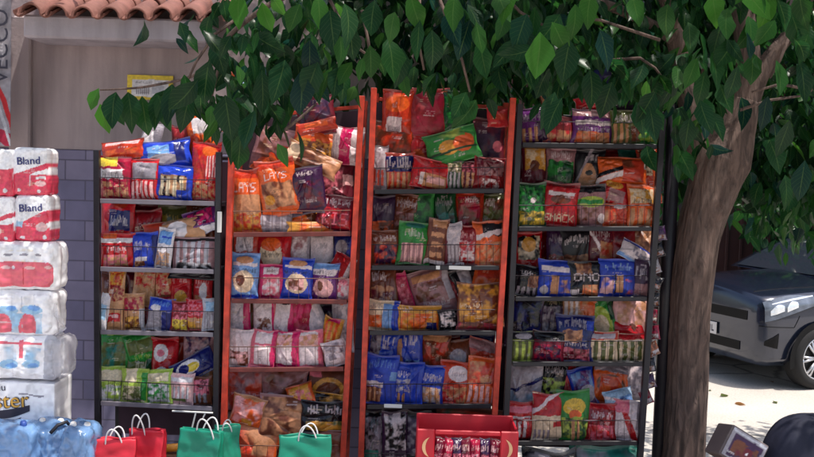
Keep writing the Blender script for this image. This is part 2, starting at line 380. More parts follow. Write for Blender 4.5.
o = hbuild(mb, 'roof_tiles', tm, smooth=True); recalc(o)

# banner at left edge
ban = print_mat('banner_fabric', .7, bump=.05)
p0, p1 = at(-60, 0, 5.6), at(9.5, 146, 5.6)
U, V = np.meshgrid(np.linspace(0, 1, 130), np.linspace(0, 1, 300))
zt_ = at(0, -60, 5.6).z; bw, bh = p1.x-p0.x, zt_-p1.z
C = paint(U, V, bh/bw, 'gy', 'R0,0,1,.075,cr;D-.9,1.02,.035,rd;D-.9,.93,.02,sv', 3)
P = np.stack([p0.x+U*bw, 5.6+.012*np.sin(U*7+V*2), p1.z+V*bh], -1).reshape(-1, 3); ix = np.arange(U.size).reshape(U.shape)
banner = empty('banner', ((p0.x+p1.x)/2, 5.6, p1.z)); tag(banner, 'grey hanging banner with dark upright lettering and red hem at left edge', 'banner')
o = mesh_obj('fabric', np.vstack([P, P+[0, .004, 0]])-np.array(banner.location), np.vstack([np.stack([ix[:-1, :-1], ix[:-1, 1:], ix[1:, 1:], ix[1:, :-1]], -1).reshape(-1, 4), np.stack([ix[:-1, :-1], ix[1:, :-1], ix[1:, 1:], ix[:-1, 1:]], -1).reshape(-1, 4)+U.size]), ban, banner, cols=np.tile(C.reshape(-1, 3), (2, 1)))
def text_mesh(name, body, size, m_, parent, loc, rot, ext=.001):
    cu = bpy.data.curves.new('txt', 'FONT'); cu.body = body; cu.size = size; cu.extrude = ext; cu.resolution_u = 3
    to = bpy.data.objects.new('txt', cu); COL.objects.link(to)
    dg = bpy.context.evaluated_depsgraph_get(); me = bpy.data.meshes.new_from_object(to.evaluated_get(dg))
    bpy.data.objects.remove(to); me.materials.clear(); me.materials.append(m_)
    o = bpy.data.objects.new(name, me); COL.objects.link(o); o.parent = parent
    o.matrix_local = Matrix.Translation(loc) @ Euler(rot).to_matrix().to_4x4()
    return o
ink = mat('dark_ink', (52, 50, 66), .7); inknavy = mat('navy_ink', (40, 44, 112), .5)
pt = at(7.5, 84, 5.585)
text_mesh('lettering', 'VECCO', .13, ink, banner, Vector((pt.x, pt.y, pt.z))-banner.location, (R_(90), R_(-90), 0))

# yellow notice on the wall
a, b = at(127, 99, YW-.014), at(173, 76, YW-.014); w, h = b.x-a.x, b.z-a.z
U, V = np.meshgrid(np.linspace(0, 1, 70), np.linspace(0, 1, 36))
C = paint(U, V, h/w, 'ye', 'R.1,.12,.9,.82,wh;S.2,.2,.5,.5,gy,7;R.55,.25,.8,.6,sv;T.5,.7,.6,.14,gy', 8)
P = np.stack([a.x+U*w, np.full_like(U, YW-.014), a.z+V*h], -1).reshape(-1, 3); ix = np.arange(U.size).reshape(U.shape)
fr = np.stack([ix[:-1, :-1], ix[:-1, 1:], ix[1:, 1:], ix[1:, :-1]], -1).reshape(-1, 4)
o = mesh_obj('notice', np.vstack([P, P+[0, .01, 0]]), np.vstack([fr, fr[:, ::-1]+U.size]), M['carton'], cols=np.tile(C.reshape(-1, 3), (2, 1)))
tag(o, 'yellow bordered paper notice on the mauve wall', 'notice')

# ------------------------------------------------------------------ racks
YF, DEP = 5.0, .36
RK = [
 dict(nm='left black rack', L=((97, 150), (98, 440)), R=((219, 152), (216, 440)), w=.034, m='black', lip='lipgrey', wire='wire', bar=.035,
      sh=[(199, 202), (267, 270), (330, 333), (401, 407), (474, 480)], lab='black display rack, leftmost of the four, beside the tissue packs'),
 dict(nm='left orange rack', L=((233, 108), (223, 457)), R=((362, 96), (343, 457)), w=.042, m='orange', lip='rust', wire='brass', bar=.05,
      sh=[(233, 232), (299, 300), (368, 367), (466, 466)], lab='orange framed display rack, left of the two orange ones'),
 dict(nm='right orange rack', L=((374, 88), (361, 457)), R=((513, 98), (493, 440)), w=.042, m='orange', lip='black', wire='wire', bar=.033,
      sh=[(190, 189), (266, 266), (331, 331), (405, 404), (474, 474)], lab='orange framed display rack, right of the two orange ones'),
 dict(nm='right black rack', L=((520, 104), (505, 440)), R=((663, 112), (641, 440)), w=.04, m='black', lip='black', wire='wire', bar=.035,
      sh=[(143, 145), (227, 227), (297, 297), (362, 362), (441, 441)], lab='black display rack beside the tree trunk, rightmost of the four'),
]
def lerp_line(Ln, y):
    (xa, ya), (xb, yb) = Ln; return xa+(xb-xa)*(y-ya)/(yb-ya)
for ri, k in enumerate(RK):
    mid = at((k['L'][1][0]+k['R'][1][0])/2, 440, YF)
    root = empty('display_rack', (mid.x, YF+DEP/2, 0)); tag(root, k['lab'], 'rack', 'snack racks along the wall')
    k['root'] = root; ro = root.location
    ends = []
    for sd_ in 'LR':
        t_, b_ = at(*k[sd_][0], YF), at(*k[sd_][1], YF)
        d = (t_-b_)/(t_.z-b_.z); foot = b_-d*b_.z; foot.z = 0.001
        ends.append((t_, foot))
        for dy in (0, DEP):
            mb = MB(); off = Vector((0, dy, 0)); mb.bar(foot+off-ro, t_+off-ro, k['w'], .03); mb.build('post', M[k['m']], root)
    mb = MB(); mb.bar(ends[0][0]+Vector((0, DEP, -.03))-ro, ends[1][0]+Vector((0, DEP, -.03))-ro, .03, .02); mb.build('top_rail', M[k['m']], root)
    # back panel
    q = [ends[0][1]+Vector((0, DEP, .45)), ends[1][1]+Vector((0, DEP, .45)), ends[1][0]+Vector((0, DEP, -.05)), ends[0][0]+Vector((0, DEP, -.05))]
    vs = [p-ro+Vector((0, -.022, 0)) for p in q]+[p-ro+Vector((0, -.017, 0)) for p in q]
    mesh_obj('back_panel', vs, [(0, 1, 2, 3), (7, 6, 5, 4), (0, 4, 5, 1), (1, 5, 6, 2), (2, 6, 7, 3), (3, 7, 4, 0)], M['panel'], root, smooth=False)
    for (yl, yr) in k['sh']:
        a = at(lerp_line(k['L'], yl), yl, YF)-ro; b = at(lerp_line(k['R'], yr), yr, YF)-ro
        a.y = b.y = YF-ro.y; sx = (b-a).normalized(); a += sx*(k['w']/2+.001); b -= sx*(k['w']/2+.001)
        ang = math.atan2(b.z-a.z, b.x-a.x); Mx = Matrix.Translation(a) @ Matrix.Rotation(-ang, 4, 'Y'); L = (b-a).length
        mb = MB(); mb.box(0, .004, -.022, L, DEP-.026, -.008, .002, Mx); sh = mb.build('shelf', M['black'], root)
        mb = MB(); mb.box(0, -.012, -.021, L, .003, .003, .002, Mx); mb.build('shelf_lip', M[k['lip']], sh)
        mb = MB(); gh = .115
        n = max(3, int(L/k['bar']))
        for i in range(1, n):
            x = L*i/n+rng.uniform(-.003, .003); mb.tube([Mx @ Vector((x, -.006, .004)), Mx @ Vector((x+rng.uniform(-.003, .003), -.008, gh))], .0012, 4)
        mb.tube([Mx @ Vector((0, -.009, gh)), Mx @ Vector((L*.5, -.012, gh-.002)), Mx @ Vector((L, -.009, gh))], .0024, 5)
        mb.build('wire_guard', M[k['wire']], sh)

# ------------------------------------------------------------------ snack bags:  tier|x0,y0,x1,y1|rot|base|design|description
BAGS = {
(0, 0): """
f|101,158,130,200|2|cr|R0,.78,.6,1,ye;R0,.5,.8,.72,wh;T.4,.6,.6,.14,bk;F.06,.06,.94,.42,tn,cr|crimson bag with yellow corner
f|131,160,158,200|-1|rd|R.1,.5,.95,.92,gy;S.08,.05,.95,.46,pn,5|red bag with grey label
f|157,166,192,200|0|bl|F.15,.1,.85,.7,tn,bk,5;S.15,.1,.85,.65,cm,4;R.6,.05,.95,.3,bl|blue bag with tan striped front
f|192,144,219,200|1|rd|F.05,.1,.6,.95,do,rd,4;S.6,.4,.98,.85,pn,4;F.1,.04,.9,.3,tn,rd;E.65,.85,.25,.09,og|tall red bag with food picture
t|102,141,143,159|-2|do|F.1,.2,.9,.5,og,do;R.1,.75,.9,.95,pn|orange red bag lying flat
t|143,141,188,169|-6|bl|R.15,.4,.6,.8,lb;E.45,.3,.3,.2,gy;R.7,.2,.9,.9,nv|shiny blue foil bag lying
t|137,156,160,170|-8|og|E.5,.5,.3,.3,ye;R.7,.1,1,.9,do|small orange bag with yellow spot
b|140,126,162,150|10|gy|E.4,.5,.3,.3,wh|crumpled grey bag
b|188,112,214,150|-5|og|R.3,.5,1,.8,wh;E.3,.3,.2,.2,do;T.5,.3,.6,.12,dr|sunlit orange and white bag
b|172,130,190,158|0|dr|T.5,.6,.6,.2,pn|small dark red bag
""",
(0, 1): """
b|102,203,135,246|1|rd|R.3,.45,.9,.8,nv;T.6,.62,.5,.2,wh;E.6,.9,.2,.08,do|red bag with navy label
f|102,234,133,268|0|rd|R0,.74,1,.86,wh;R.1,.85,.5,1,og;T.5,.55,.6,.2,wh;F.1,.05,.8,.4,tn,pk|red bag with white stripe and lettering
f|133,233,158,268|-3|bl|T.4,.62,.6,.26,wh;R.1,.2,.6,.32,wh;F.1,.05,.5,.2,tn,br;R.8,.1,1,.9,nv|deep blue bag with white lettering
f|157,229,173,268|4|wh|R.1,.6,.9,.92,lb;R.3,.75,.9,.8,bl;F.1,.05,.9,.4,gy,tn|narrow white and sky blue bag
b|133,214,162,246|0|dr|F.2,.3,.8,.7,mr,dr|dark red bag
t|144,216,203,246|-16|tn|R0,0,.35,1,do;E.6,.45,.16,.4,wh;R.75,.1,1,.9,tn|tan and orange bag lying slanted
t|184,206,219,238|-22|pu|F.1,.3,.9,.9,mg,dp,6;R0,0,1,.24,wh|purple bag with white hem
f|174,238,216,272|0|mv|S.1,.25,.9,.9,sv,5;R.05,.88,.95,.95,bk;F.1,.03,.9,.25,bk,wh,6|clear greyish bag in wire basket
""",
(0, 2): """
f|108,271,124,331|0|tn|F.05,.5,.95,.75,dr,tn,5;R.05,.15,.9,.3,rd;R.05,.22,.8,.26,pn;F.1,.75,.9,.98,gd,do|tall narrow tan and red biscuit bag
f|124,294,144,331|0|tn|F.05,.55,.95,.9,cr,tn,6;F.1,.05,.9,.4,gd,br,5;R.8,0,1,.6,sv|biscuit bag with pinkish top and golden base
b|134,269,156,298|0|tn|F.1,.5,.9,.95,rd,tn,6|tan biscuit bag with red lettering
b|155,269,172,305|0|br|F.1,.4,.95,.95,tn,rd,5;R.2,.05,.9,.35,cr|brown and red biscuit bag
f|149,299,172,331|0|gy|R0,.62,1,1,bl;E.3,.7,.2,.1,wh;R.6,0,1,.6,nv;T.5,.85,.7,.18,lb|bag with shiny blue top
b|171,273,191,307|-3|rd|T.5,.8,.7,.2,pn;E.5,.35,.3,.2,gd;F.1,.05,.9,.25,gd,tn|red bag with golden biscuit
b|194,274,212,302|2|rd|F.1,.1,.9,.4,tn,do;T.5,.7,.7,.2,pn;E.6,.5,.2,.2,wh|red and tan biscuit bag
f|172,302,189,331|0|dr|F.1,.4,.95,.9,pk,dr,6;F.1,.05,.9,.4,ye,br|dark red bag with pale yellow base
f|186,300,207,331|0|rd|F.1,.5,.9,.95,pk,rd,7;R.0,.03,1,.42,tn;R.1,.1,.5,.3,gd|red bag with wide tan base
f|203,299,218,331|3|sv|R.1,.5,.9,.56,gy;S.1,.1,.9,.5,gy,3;R.2,.6,.8,.9,sk|pale blue grey bag
f|99,294,109,331|0|wh|R.2,.3,.8,.7,sk|slim white packet
t|172,262,216,279|3|bk|E.4,.7,.2,.2,gy;T.6,.8,.3,.2,wh|black plastic bag slumped over the shelf lip
""",
(0, 3): """
b|100,333,130,372|0|gn|R.15,.2,.85,.75,ol;F.05,.1,.8,.7,ol,te,4;R0,.9,1,1,lm|large muted green bag
b|126,335,157,358|-10|gn|R.1,.4,.9,.8,ol;T.5,.3,.5,.2,lm|green bag lying behind
b|128,343,155,376|2|ol|R0,.74,1,.93,lm;T.55,.45,.5,.3,cm;R.7,0,1,.6,dg;R0,0,1,.15,gn|olive bag with lime top
b|153,342,177,380|-3|rd|E.35,.72,.28,.17,wh;E.35,.72,.15,.07,pk;E.4,.25,.3,.2,wh|red bag with white emblem
t|175,350,215,383|-32|nv|E.35,.6,.28,.3,wh;E.45,.55,.16,.18,ye;E.25,.6,.12,.2,nv|navy bag with white and yellow emblem
f|99,367,123,403|0|lm|R.05,.6,.95,.9,cm;F.05,.05,.9,.5,wh,lm,5;T.5,.4,.7,.15,gn|lime and cream bag
f|122,369,147,403|0|lm|R.2,.6,.6,1,cm;F.1,.05,.9,.5,cm,ol,6;R.8,.1,1,.9,gn|lime bag with pale folded top
f|146,370,172,404|0|lm|R.1,.65,.9,.9,cm;F.1,.05,.9,.6,gn,wh,6|green tinged lime bag
f|171,374,193,405|0|pn|R.05,.75,.95,.9,wh;S.15,.2,.9,.6,wh,4;R.1,.1,.7,.2,ol|pale pink bag
f|192,377,211,406|2|br|F.1,.4,.9,.9,mr,pk,5;S.1,.1,.9,.45,gy,3|red brown bag
b|184,333,214,362|0|mv|F.1,.1,.9,.9,dp,mv,5|dusky mauve bag
""",
(1, 0): """
f|233,171,260,233|0|og|R.0,.3,1,.62,tn;T.5,.72,.8,.15,wh,LAYS;F.05,.04,.95,.3,gd,do,5;R0,.86,1,1,do|orange bag with white lettering
f|258,160,298,217|-12|og|T.5,.72,.6,.12,wh,LAYS,.2;F.1,.15,.9,.6,tn,br,4;R0,.86,1,1,do;E.25,.3,.14,.09,gd|tilted orange bag with white lettering
f|251,214,290,233|0|gy|S.02,.02,.98,.98,sv,4|pale silver bag lying in the basket
t|284,203,318,229|-14|gd|F.1,.1,.9,.9,og,gd,4;E.8,.4,.15,.3,br|golden brown bag with puffed front
f|290,168,324,214|-6|dp|F.05,.1,.95,.7,dp,mr,5;T.5,.86,.5,.1,wh;T.5,.3,.6,.12,gy|dark purple bag with white label
f|317,196,353,232|0|mr|T.5,.8,.8,.18,sv,,.3;F.05,.1,.95,.65,rd,mr,5;T.55,.35,.7,.35,pk,KIS|maroon bag with arched white lettering
b|318,164,352,202|0|mr|F.1,.1,.7,.8,pk,mr,5;R.7,.5,1,.7,pn|maroon bag with pink marbling
b|256,148,302,174|24|og|F.1,.1,.9,.9,do,og,4;R.5,.1,.8,.9,br|orange bag sloping behind
b|294,132,335,166|4|og|F.02,.05,.98,.75,gd,do,6;F.2,.2,.8,.7,gd,br,7|clear bag of golden nuts
t|299,119,335,134|-10|do|R.2,.4,.8,.9,og|orange red folded bag
b|332,131,362,156|4|wh|R.3,.0,.65,1,mg;R.8,.1,1,.9,gy;T.15,.5,.2,.7,gy|white bag with magenta centre stripe
t|287,150,338,170|24|tn|F.1,.1,.9,.9,tn,br,4;R.0,.1,.25,.9,cm|tan and cream bag lying slanted
b|254,132,298,162|6|mv|F.1,.1,.9,.9,br,mv,3;R.6,.1,.95,.6,do|crumpled dusky mauve and orange bag
f|290,222,345,234|1|gd|F.05,.1,.95,.9,og,gd,5|flat golden bag along the shelf lip
b|227,78,247,122|6|og|R.3,.55,1,1,sk;R.55,.2,.8,.6,wh;R0,.1,.4,.4,do|orange bag with pale blue top
b|298,100,334,126|-6|mr|F.1,.1,.9,.9,dp,mr,4|dark maroon bag
""",
(1, 1): """
b|234,232,259,266|0|do|R.15,.5,.8,.9,wh;T.48,.7,.5,.28,bk;R.0,0,1,.4,og|orange red bag with white label
b|258,236,290,272|0|rd|E.45,.55,.32,.3,cm;E.45,.75,.28,.14,og;T.45,.55,.5,.14,bk;E.5,.2,.25,.15,og|red bag with orange oval
b|288,234,309,266|0|sv|F.1,.1,.9,.9,wh,mv,3|pale lilac bag
b|311,237,333,274|-2|wh|R.25,.05,.9,.4,br;T.5,.75,.6,.12,gy|white bag with brown picture
b|334,236,353,262|0|nv|E.4,.6,.3,.2,gy;R.5,.2,.9,.35,br|navy bag
f|231,254,258,299|0|lb|R.1,.72,.95,.8,wh;E.5,.38,.36,.24,cm;E.4,.4,.16,.12,br;T.5,.62,.8,.1,bk;E.5,.85,.3,.08,tn;R0,0,1,.1,bl|light blue bag with pale oval
f|259,265,285,299|0|mg|R.2,.1,.8,.65,pn;F.2,.1,.8,.65,wh,pk,5;R.2,.72,.75,.92,wh;T.48,.82,.3,.1,br|pink bag with white centre
f|283,259,312,300|0|bl|R.1,.75,.95,.83,wh;E.5,.4,.36,.24,cm;F.25,.25,.75,.5,pn,br,5;T.5,.66,.85,.1,bk;E.5,.88,.3,.07,tn|blue bag with cream oval
f|311,264,338,301|0|pu|R.1,.7,.95,.85,wh;T.5,.76,.7,.1,bk;E.5,.35,.36,.26,pn;E.4,.4,.1,.14,br;R0,.85,1,1,lb|violet blue bag with pink oval
t|326,253,352,290|24|wh|R0,.55,.5,1,rd;R.5,.0,.75,1,rd;T.4,.25,.4,.2,bk|white bag with red stripes leaning over
f|335,278,353,301|0|pn|F.1,.1,.9,.9,wh,pk,4|pale pink bag
""",
(1, 2): """
b|229,297,250,333|0|wh|R.72,.0,1,1,mg;F.05,.1,.7,.9,wh,sv,4|white bag with pink edge
b|254,298,274,333|0|wh|F.2,.2,.85,.5,br,wh,5;R.9,0,1,1,mg|white bag with brown picture
b|273,297,295,334|0|wh|R.75,.0,1,.9,mg;R0,0,.12,1,pk;E.5,.85,.3,.08,bk|white bag with pink sides
b|292,297,312,338|0|mg|F.1,.1,.9,.9,cr,mg,3|plain magenta bag
b|302,300,326,338|-28|sv|R.0,.8,1,1,tn;F.1,.1,.9,.8,wh,sv,3|silvery white bag tilted
b|333,300,353,342|-4|sv|R.3,.85,.7,1,og;F.1,.1,.9,.8,gy,wh,3|greyish white bag
f|228,330,251,368|0|wh|F.15,.08,.9,.45,br,pn,5;R0,0,.1,1,sv;E.3,.15,.2,.1,wh|white bag with brown food picture
f|251,331,275,368|0|pk|R.22,.1,.85,.95,wh;R.85,0,1,1,mg;R.2,.6,.85,.66,pk|white fronted pink bag
f|274,332,299,368|0|mg|R.15,.1,.75,.95,wh;F.15,.62,.75,.9,pn,tn,6|magenta bag with white panel and tan picture
f|298,331,322,368|0|pk|R.1,.08,.8,.95,wh;F.1,.6,.8,.88,tn,pn,4|pink bag with white panel
t|319,318,340,360|10|gd|S.1,.15,.9,.95,og,3;R.2,.9,.8,1,mg;R.3,0,.7,.12,wh|golden corn coloured bag
f|323,340,347,368|-16|wh|R.2,.3,.5,.5,gy;F.1,.5,.9,.9,wh,gy,4|white glossy bag
""",
(1, 3): """
b|228,371,263,404|0|br|F.05,.05,.95,.95,do,mv,3|reddish brown bag
f|232,396,264,428|8|tn|F.05,.1,.95,.9,og,pn,3;R.4,.1,.7,.3,gd|sunlit tan bag with orange folds
b|261,371,306,402|0|mv|F.05,.05,.95,.95,br,mv,3;E.25,.3,.12,.14,sv|dusty mauve bag
f|261,396,311,440|0|mv|F.05,.05,.95,.95,br,tn,6|mauve brown bag of curled snacks
t|287,383,314,407|-18|og|F.1,.1,.9,.9,pk,gd,4|small orange and pink bag
b|309,372,347,404|0|br|E.5,.5,.38,.3,gd;E.5,.5,.28,.2,br;R0,.8,.3,1,pk;F.6,.1,.95,.4,gd,bk|brown bag with golden ring
f|303,402,346,434|0|bk|T.5,.75,.75,.26,wh;F.1,.1,.9,.4,gd,ol,5|black bag with white lettering and gold base
f|231,424,277,466|4|og|F.05,.05,.95,.95,tn,do,2;R.5,.3,.8,.8,tn|wide tan orange bag
t|306,393,346,408|8|gd|F.1,.1,.9,.9,bk,gd,4|thin gold and black bag
f|276,430,345,466|0|br|F.05,.05,.95,.95,mv,br,4|broad brown bag
""",
(2, 0): """
b|374,126,412,164|2|br|F.05,.1,.95,.9,do,br,4|brown orange bag
f|373,147,387,190|0|gy|R.1,.5,.9,.9,sv;S.1,.1,.9,.45,do,3|narrow grey bag
f|385,154,413,190|0|do|R.05,.5,.95,.92,nv;T.5,.72,.85,.34,wh;S.05,.05,.95,.48,tn,5|orange bag with blue and white label
b|408,137,442,170|-14|rd|E.25,.4,.25,.3,og;F.5,.2,.9,.8,cr,rd,3|rounded bright red bag
f|413,160,449,190|4|rd|R.3,.08,.9,.5,tn;R.38,.2,.85,.42,pn;R.2,.1,.3,.5,wh|red bag with tan label
t|427,127,477,166|-16|gn|E.45,.45,.2,.22,gd;E.75,.5,.2,.28,og;R0,.3,1,.36,dg;F.2,.7,.8,.95,gn,lm,3|bright green bag with orange food picture
f|446,162,462,190|0|dg|S.05,.05,.95,.6,sv,4;F.1,.6,.9,.95,cm,ol,6|striped green bag
f|460,162,477,190|0|mr|S.05,.05,.95,.6,tn,3;F.1,.6,.9,.95,pk,mr,6|striped maroon and tan bag
f|475,158,504,190|0|dr|F.05,.4,.95,.95,mv,mr,6;F.2,.05,.8,.3,wh,dr,7|dark red bag with pale flecks
b|405,92,447,132|4|rd|F.1,.1,.9,.9,dr,cr,3|large red bag
b|383,94,411,128|0|do|E.5,.7,.4,.2,og;R.2,.0,.7,.4,wh;R.25,.1,.65,.2,gy|orange bag with white label
b|463,122,502,166|-6|mr|F.1,.1,.9,.9,dp,mr,3;E.85,.5,.1,.1,pk|dark maroon bag
t|488,108,507,127|0|rd|R.1,.3,.9,.6,do|small red bag beside the orange post
b|443,94,472,130|-6|dg|F.1,.1,.9,.9,gn,dg,5|deep green bag
""",
(2, 1): """
b|371,200,395,236|0|dp|F.1,.05,.9,.5,og,br,4;T.5,.75,.7,.2,gy|dark bag with orange food picture
f|371,231,399,266|2|br|T.5,.78,.75,.16,wh;F.15,.05,.9,.6,do,dp,5|brown bag with white lettering
b|394,198,417,232|0|br|T.5,.82,.8,.22,sv;F.1,.2,.9,.6,mv,br,4|brown bag with silver lettering
b|410,194,433,232|-8|gn|F.1,.1,.9,.9,dg,gn,4|leaf green bag
f|399,223,430,265|0|gn|T.45,.74,.55,.2,wh;R.1,.05,.75,.5,pn;S.1,.05,.75,.5,mv,4;E.5,.92,.3,.06,te|green bag with pink window
b|434,194,456,228|0|dg|T.5,.75,.7,.2,gy;F.1,.1,.9,.5,bk,te,4|dark teal bag
f|427,220,446,264|3|br|R.2,.82,.9,.98,tn;R.2,.6,.8,.7,tn;R.2,.38,.8,.48,tn;R.2,.16,.8,.27,tn;R.0,0,1,.1,wh|brown bag with stacked cream blocks
f|444,224,462,265|-3|sv|R0,0,.2,1,mr;S.3,.05,.9,.5,gy,3;F.3,.5,.95,.95,wh,sv,3|silver white bag
f|455,226,477,265|0|dr|F.1,.1,.9,.6,wh,rd,5;T.5,.75,.7,.2,pn|dark red bag with white pattern
b|456,196,482,230|0|do|F.1,.1,.9,.9,br,cr,3;T.6,.85,.5,.14,wh|brick red bag
b|480,198,505,230|0|ol|F.1,.1,.9,.9,br,ol,4;T.4,.8,.4,.2,wh|olive brown bag
f|475,222,502,266|0|og|R.3,.66,1,.95,bk;D.15,.62,.05,wh;F.05,.03,.95,.52,tn,og,5|orange bag with black and white label
""",
(2, 2): """
b|369,271,397,305|-6|br|T.4,.8,.6,.2,wh;F.1,.1,.9,.6,mr,tn,4;T.6,.25,.5,.2,sv|brown bag with two white marks
b|396,276,415,314|-14|mg|F.1,.1,.9,.9,cr,pk,3|slim crimson pink bag
b|411,270,455,312|-18|mv|R.1,.78,.8,.92,tn;T.5,.3,.7,.14,wh;F.1,.4,.9,.75,br,mv,5;R.85,.3,1,.9,sv|dusty mauve bag with white lettering
b|456,272,475,304|-20|sv|R0,.5,.4,1,bk;F.3,.1,.9,.6,wh,sk,3|silver white bag tilted
b|473,268,500,300|4|og|F.1,.1,.9,.5,br,og,3;R.1,.7,.9,.95,do|bright orange bag
f|459,284,502,327|0|br|F.03,.03,.97,.97,gd,br,6;T.3,.5,.5,.12,cm|big bag of golden brown nuts
f|369,301,398,331|0|cm|R.5,.1,.8,.9,lb;R.8,0,1,1,bl;T.3,.8,.5,.2,gy;F.05,.1,.5,.5,og,tn,4|cream bag with blue bars
f|399,306,440,331|0|gd|F.05,.05,.95,.7,og,gd,4;R.65,.0,.9,.35,nv;T.2,.85,.3,.2,wh|golden yellow bag
f|439,310,457,331|0|bk|F.1,.2,.9,.9,wh,bk,4|black and white speckled bag
f|458,314,502,331|0|mr|F.05,.1,.95,.95,cr,br,5;T.3,.6,.3,.3,pn|low maroon bag
b|439,276,461,316|0|dr|F.1,.1,.9,.9,mr,dr,3|dark red bag
""",
(2, 3): """
b|369,332,397,370|0|bl|F.05,.3,.4,.9,dp,gy,4;T.65,.75,.4,.3,wh|blue bag with dark picture
b|396,332,422,370|0|bl|R.1,.3,.3,.8,tn;T.6,.8,.5,.25,wh;F.4,.1,.9,.4,nv,lb,4|blue bag with tan bar
f|366,356,396,405|0|bl|T.5,.82,.8,.18,lb,,.4;R.05,.38,.6,.48,wh;R.1,.06,.55,.36,tn;S.1,.06,.55,.36,br,3;R.8,.5,1,.7,lb|bright blue bag with white arc
f|394,363,422,405|0|bl|T.4,.72,.5,.16,wh;F.05,.3,.6,.6,sv,bl,6;S.05,.05,.5,.28,tn,3|blue bag with pale speckled front
f|420,366,443,405|0|bl|T.5,.7,.8,.2,wh;F.1,.05,.9,.45,sv,tn,5;R0,.5,1,.54,nv|blue bag with greyish window
b|420,337,449,374|0|br|F.05,.05,.95,.85,do,br,4;R.1,.85,.9,.95,tn|rounded reddish brown bag
b|445,344,472,374|-6|br|E.5,.6,.3,.2,gy;F.1,.1,.9,.4,do,mr,3|brown bag with grey emblem
b|464,342,498,374|10|do|F.1,.1,.9,.6,tn,og,3;R0,.75,1,1,mv|tan orange folded bag
f|440,362,470,405|0|do|E.6,.72,.32,.18,wh;T.6,.72,.4,.12,gy;F.05,.05,.95,.42,tn,rd,6|orange red bag with white oval
f|468,358,498,405|0|og|F.05,.42,.95,.9,tn,do,4;R.8,.4,1,.9,rd;S.05,.05,.95,.4,pn,5|orange bag with pale lower stripes
""",
(2, 4): """
f|364,412,384,474|0|bk|F.1,.3,.9,.9,gy,bk,4;R0,0,.7,.4,te|black bag with teal corner
f|383,412,407,474|0|dp|F.1,.4,.9,.95,wh,bk,4;R.1,.2,.9,.3,gy|dark purple bag with white flecks
f|406,412,430,474|0|bk|F.1,.3,.9,.9,dp,gy,4|plain black bag
b|436,410,497,450|6|br|F.1,.1,.9,.9,do,dg,3|brown and green bag
""",
(3, 0): """
f|521,109,547,144|0|pu|T.5,.72,.85,.26,sv;S.05,.05,.95,.45,tn,4;R.6,.05,.95,.6,dp|purple bag with silver lettering
f|545,117,573,145|0|dr|F.05,.1,.95,.5,rd,tn,5;T.5,.75,.7,.16,pk|dark red bag
f|573,111,612,145|0|pu|R.05,.55,.95,.68,wh;T.5,.42,.8,.16,sv;F.1,.03,.9,.36,og,tn,4;R0,.8,1,1,mv|purple bag with orange base
f|612,111,641,145|0|ol|T.5,.75,.8,.25,wh;S.05,.05,.6,.6,tn,3;R.6,.1,.95,.5,br|olive bag with white lettering
f|635,107,661,145|3|gn|F.1,.1,.9,.9,lm,gn,3|green bag against the right post
b|542,90,562,124|-10|br|F.1,.1,.9,.9,do,tn,3|upright brown orange bag
t|577,92,613,113|-16|wh|R0,.0,.5,1,rd;R.6,.1,.9,.4,gy|red and white bag lying on top
b|592,66,640,108|8|nv|F.1,.1,.9,.9,dp,nv,3|dark navy plastic sack
""",
(3, 1): """
b|523,149,545,192|0|mr|R.1,.55,.95,.95,gd;F.15,.6,.9,.92,cm,gd,3;E.5,.62,.2,.1,br|maroon bag with golden picture
b|546,152,573,192|0|mv|F.05,.35,.95,.75,gn,dg,4;R.1,.1,.9,.32,pn;T.5,.86,.7,.14,wh|mauve bag with green picture
b|575,154,603,192|0|bk|E.45,.4,.3,.34,tn;T.6,.85,.5,.14,wh;E.5,.55,.12,.05,bk;D1.2,.3,.05,gy|black bag with tan oval
t|600,158,644,184|6|og|D.6,.1,.1,wh;D.6,.3,.08,bk;F.5,.1,.95,.9,do,br,3|orange bag lying with pale chevron
b|639,152,659,194|0|do|F.1,.5,.9,.95,cm,br,5;R.6,0,1,.8,og|orange bag with cream top
f|518,184,545,227|0|dg|F.02,.3,.98,.95,dg,gn,7;F.05,.05,.9,.35,ye,ol,5;E.5,.6,.1,.06,wh|green bag with yellow base
f|544,184,576,227|0|rd|R.15,.7,.88,.8,wh;E.5,.62,.28,.1,br;T.5,.2,.85,.18,cm,SNACK;R0,.9,1,1,dr|red bag with white block lettering
f|575,186,604,227|0|mv|E.55,.6,.42,.13,lm;R.05,.55,.9,.66,gn;F.05,.05,.9,.45,br,mv,5;E.85,.2,.12,.12,wh;R.0,.82,1,1,bk|mauve bag with green band
t|596,177,632,207|14|rd|E.45,.72,.24,.16,gd;T.45,.72,.3,.14,dr;R.35,.1,.8,.55,mv;R0,.1,.2,.9,do|tilted red bag with gold oval
f|603,204,630,227|0|og|F.05,.05,.95,.9,tn,do,2;E.6,.85,.2,.1,wh|plain tan orange bag
f|628,186,654,227|0|og|F.05,.55,.95,.9,cm,gd,5;T.5,.6,.7,.14,bk;R.0,.0,1,.45,og;S.05,.02,.95,.42,tn,3|orange bag with cream and black label
""",
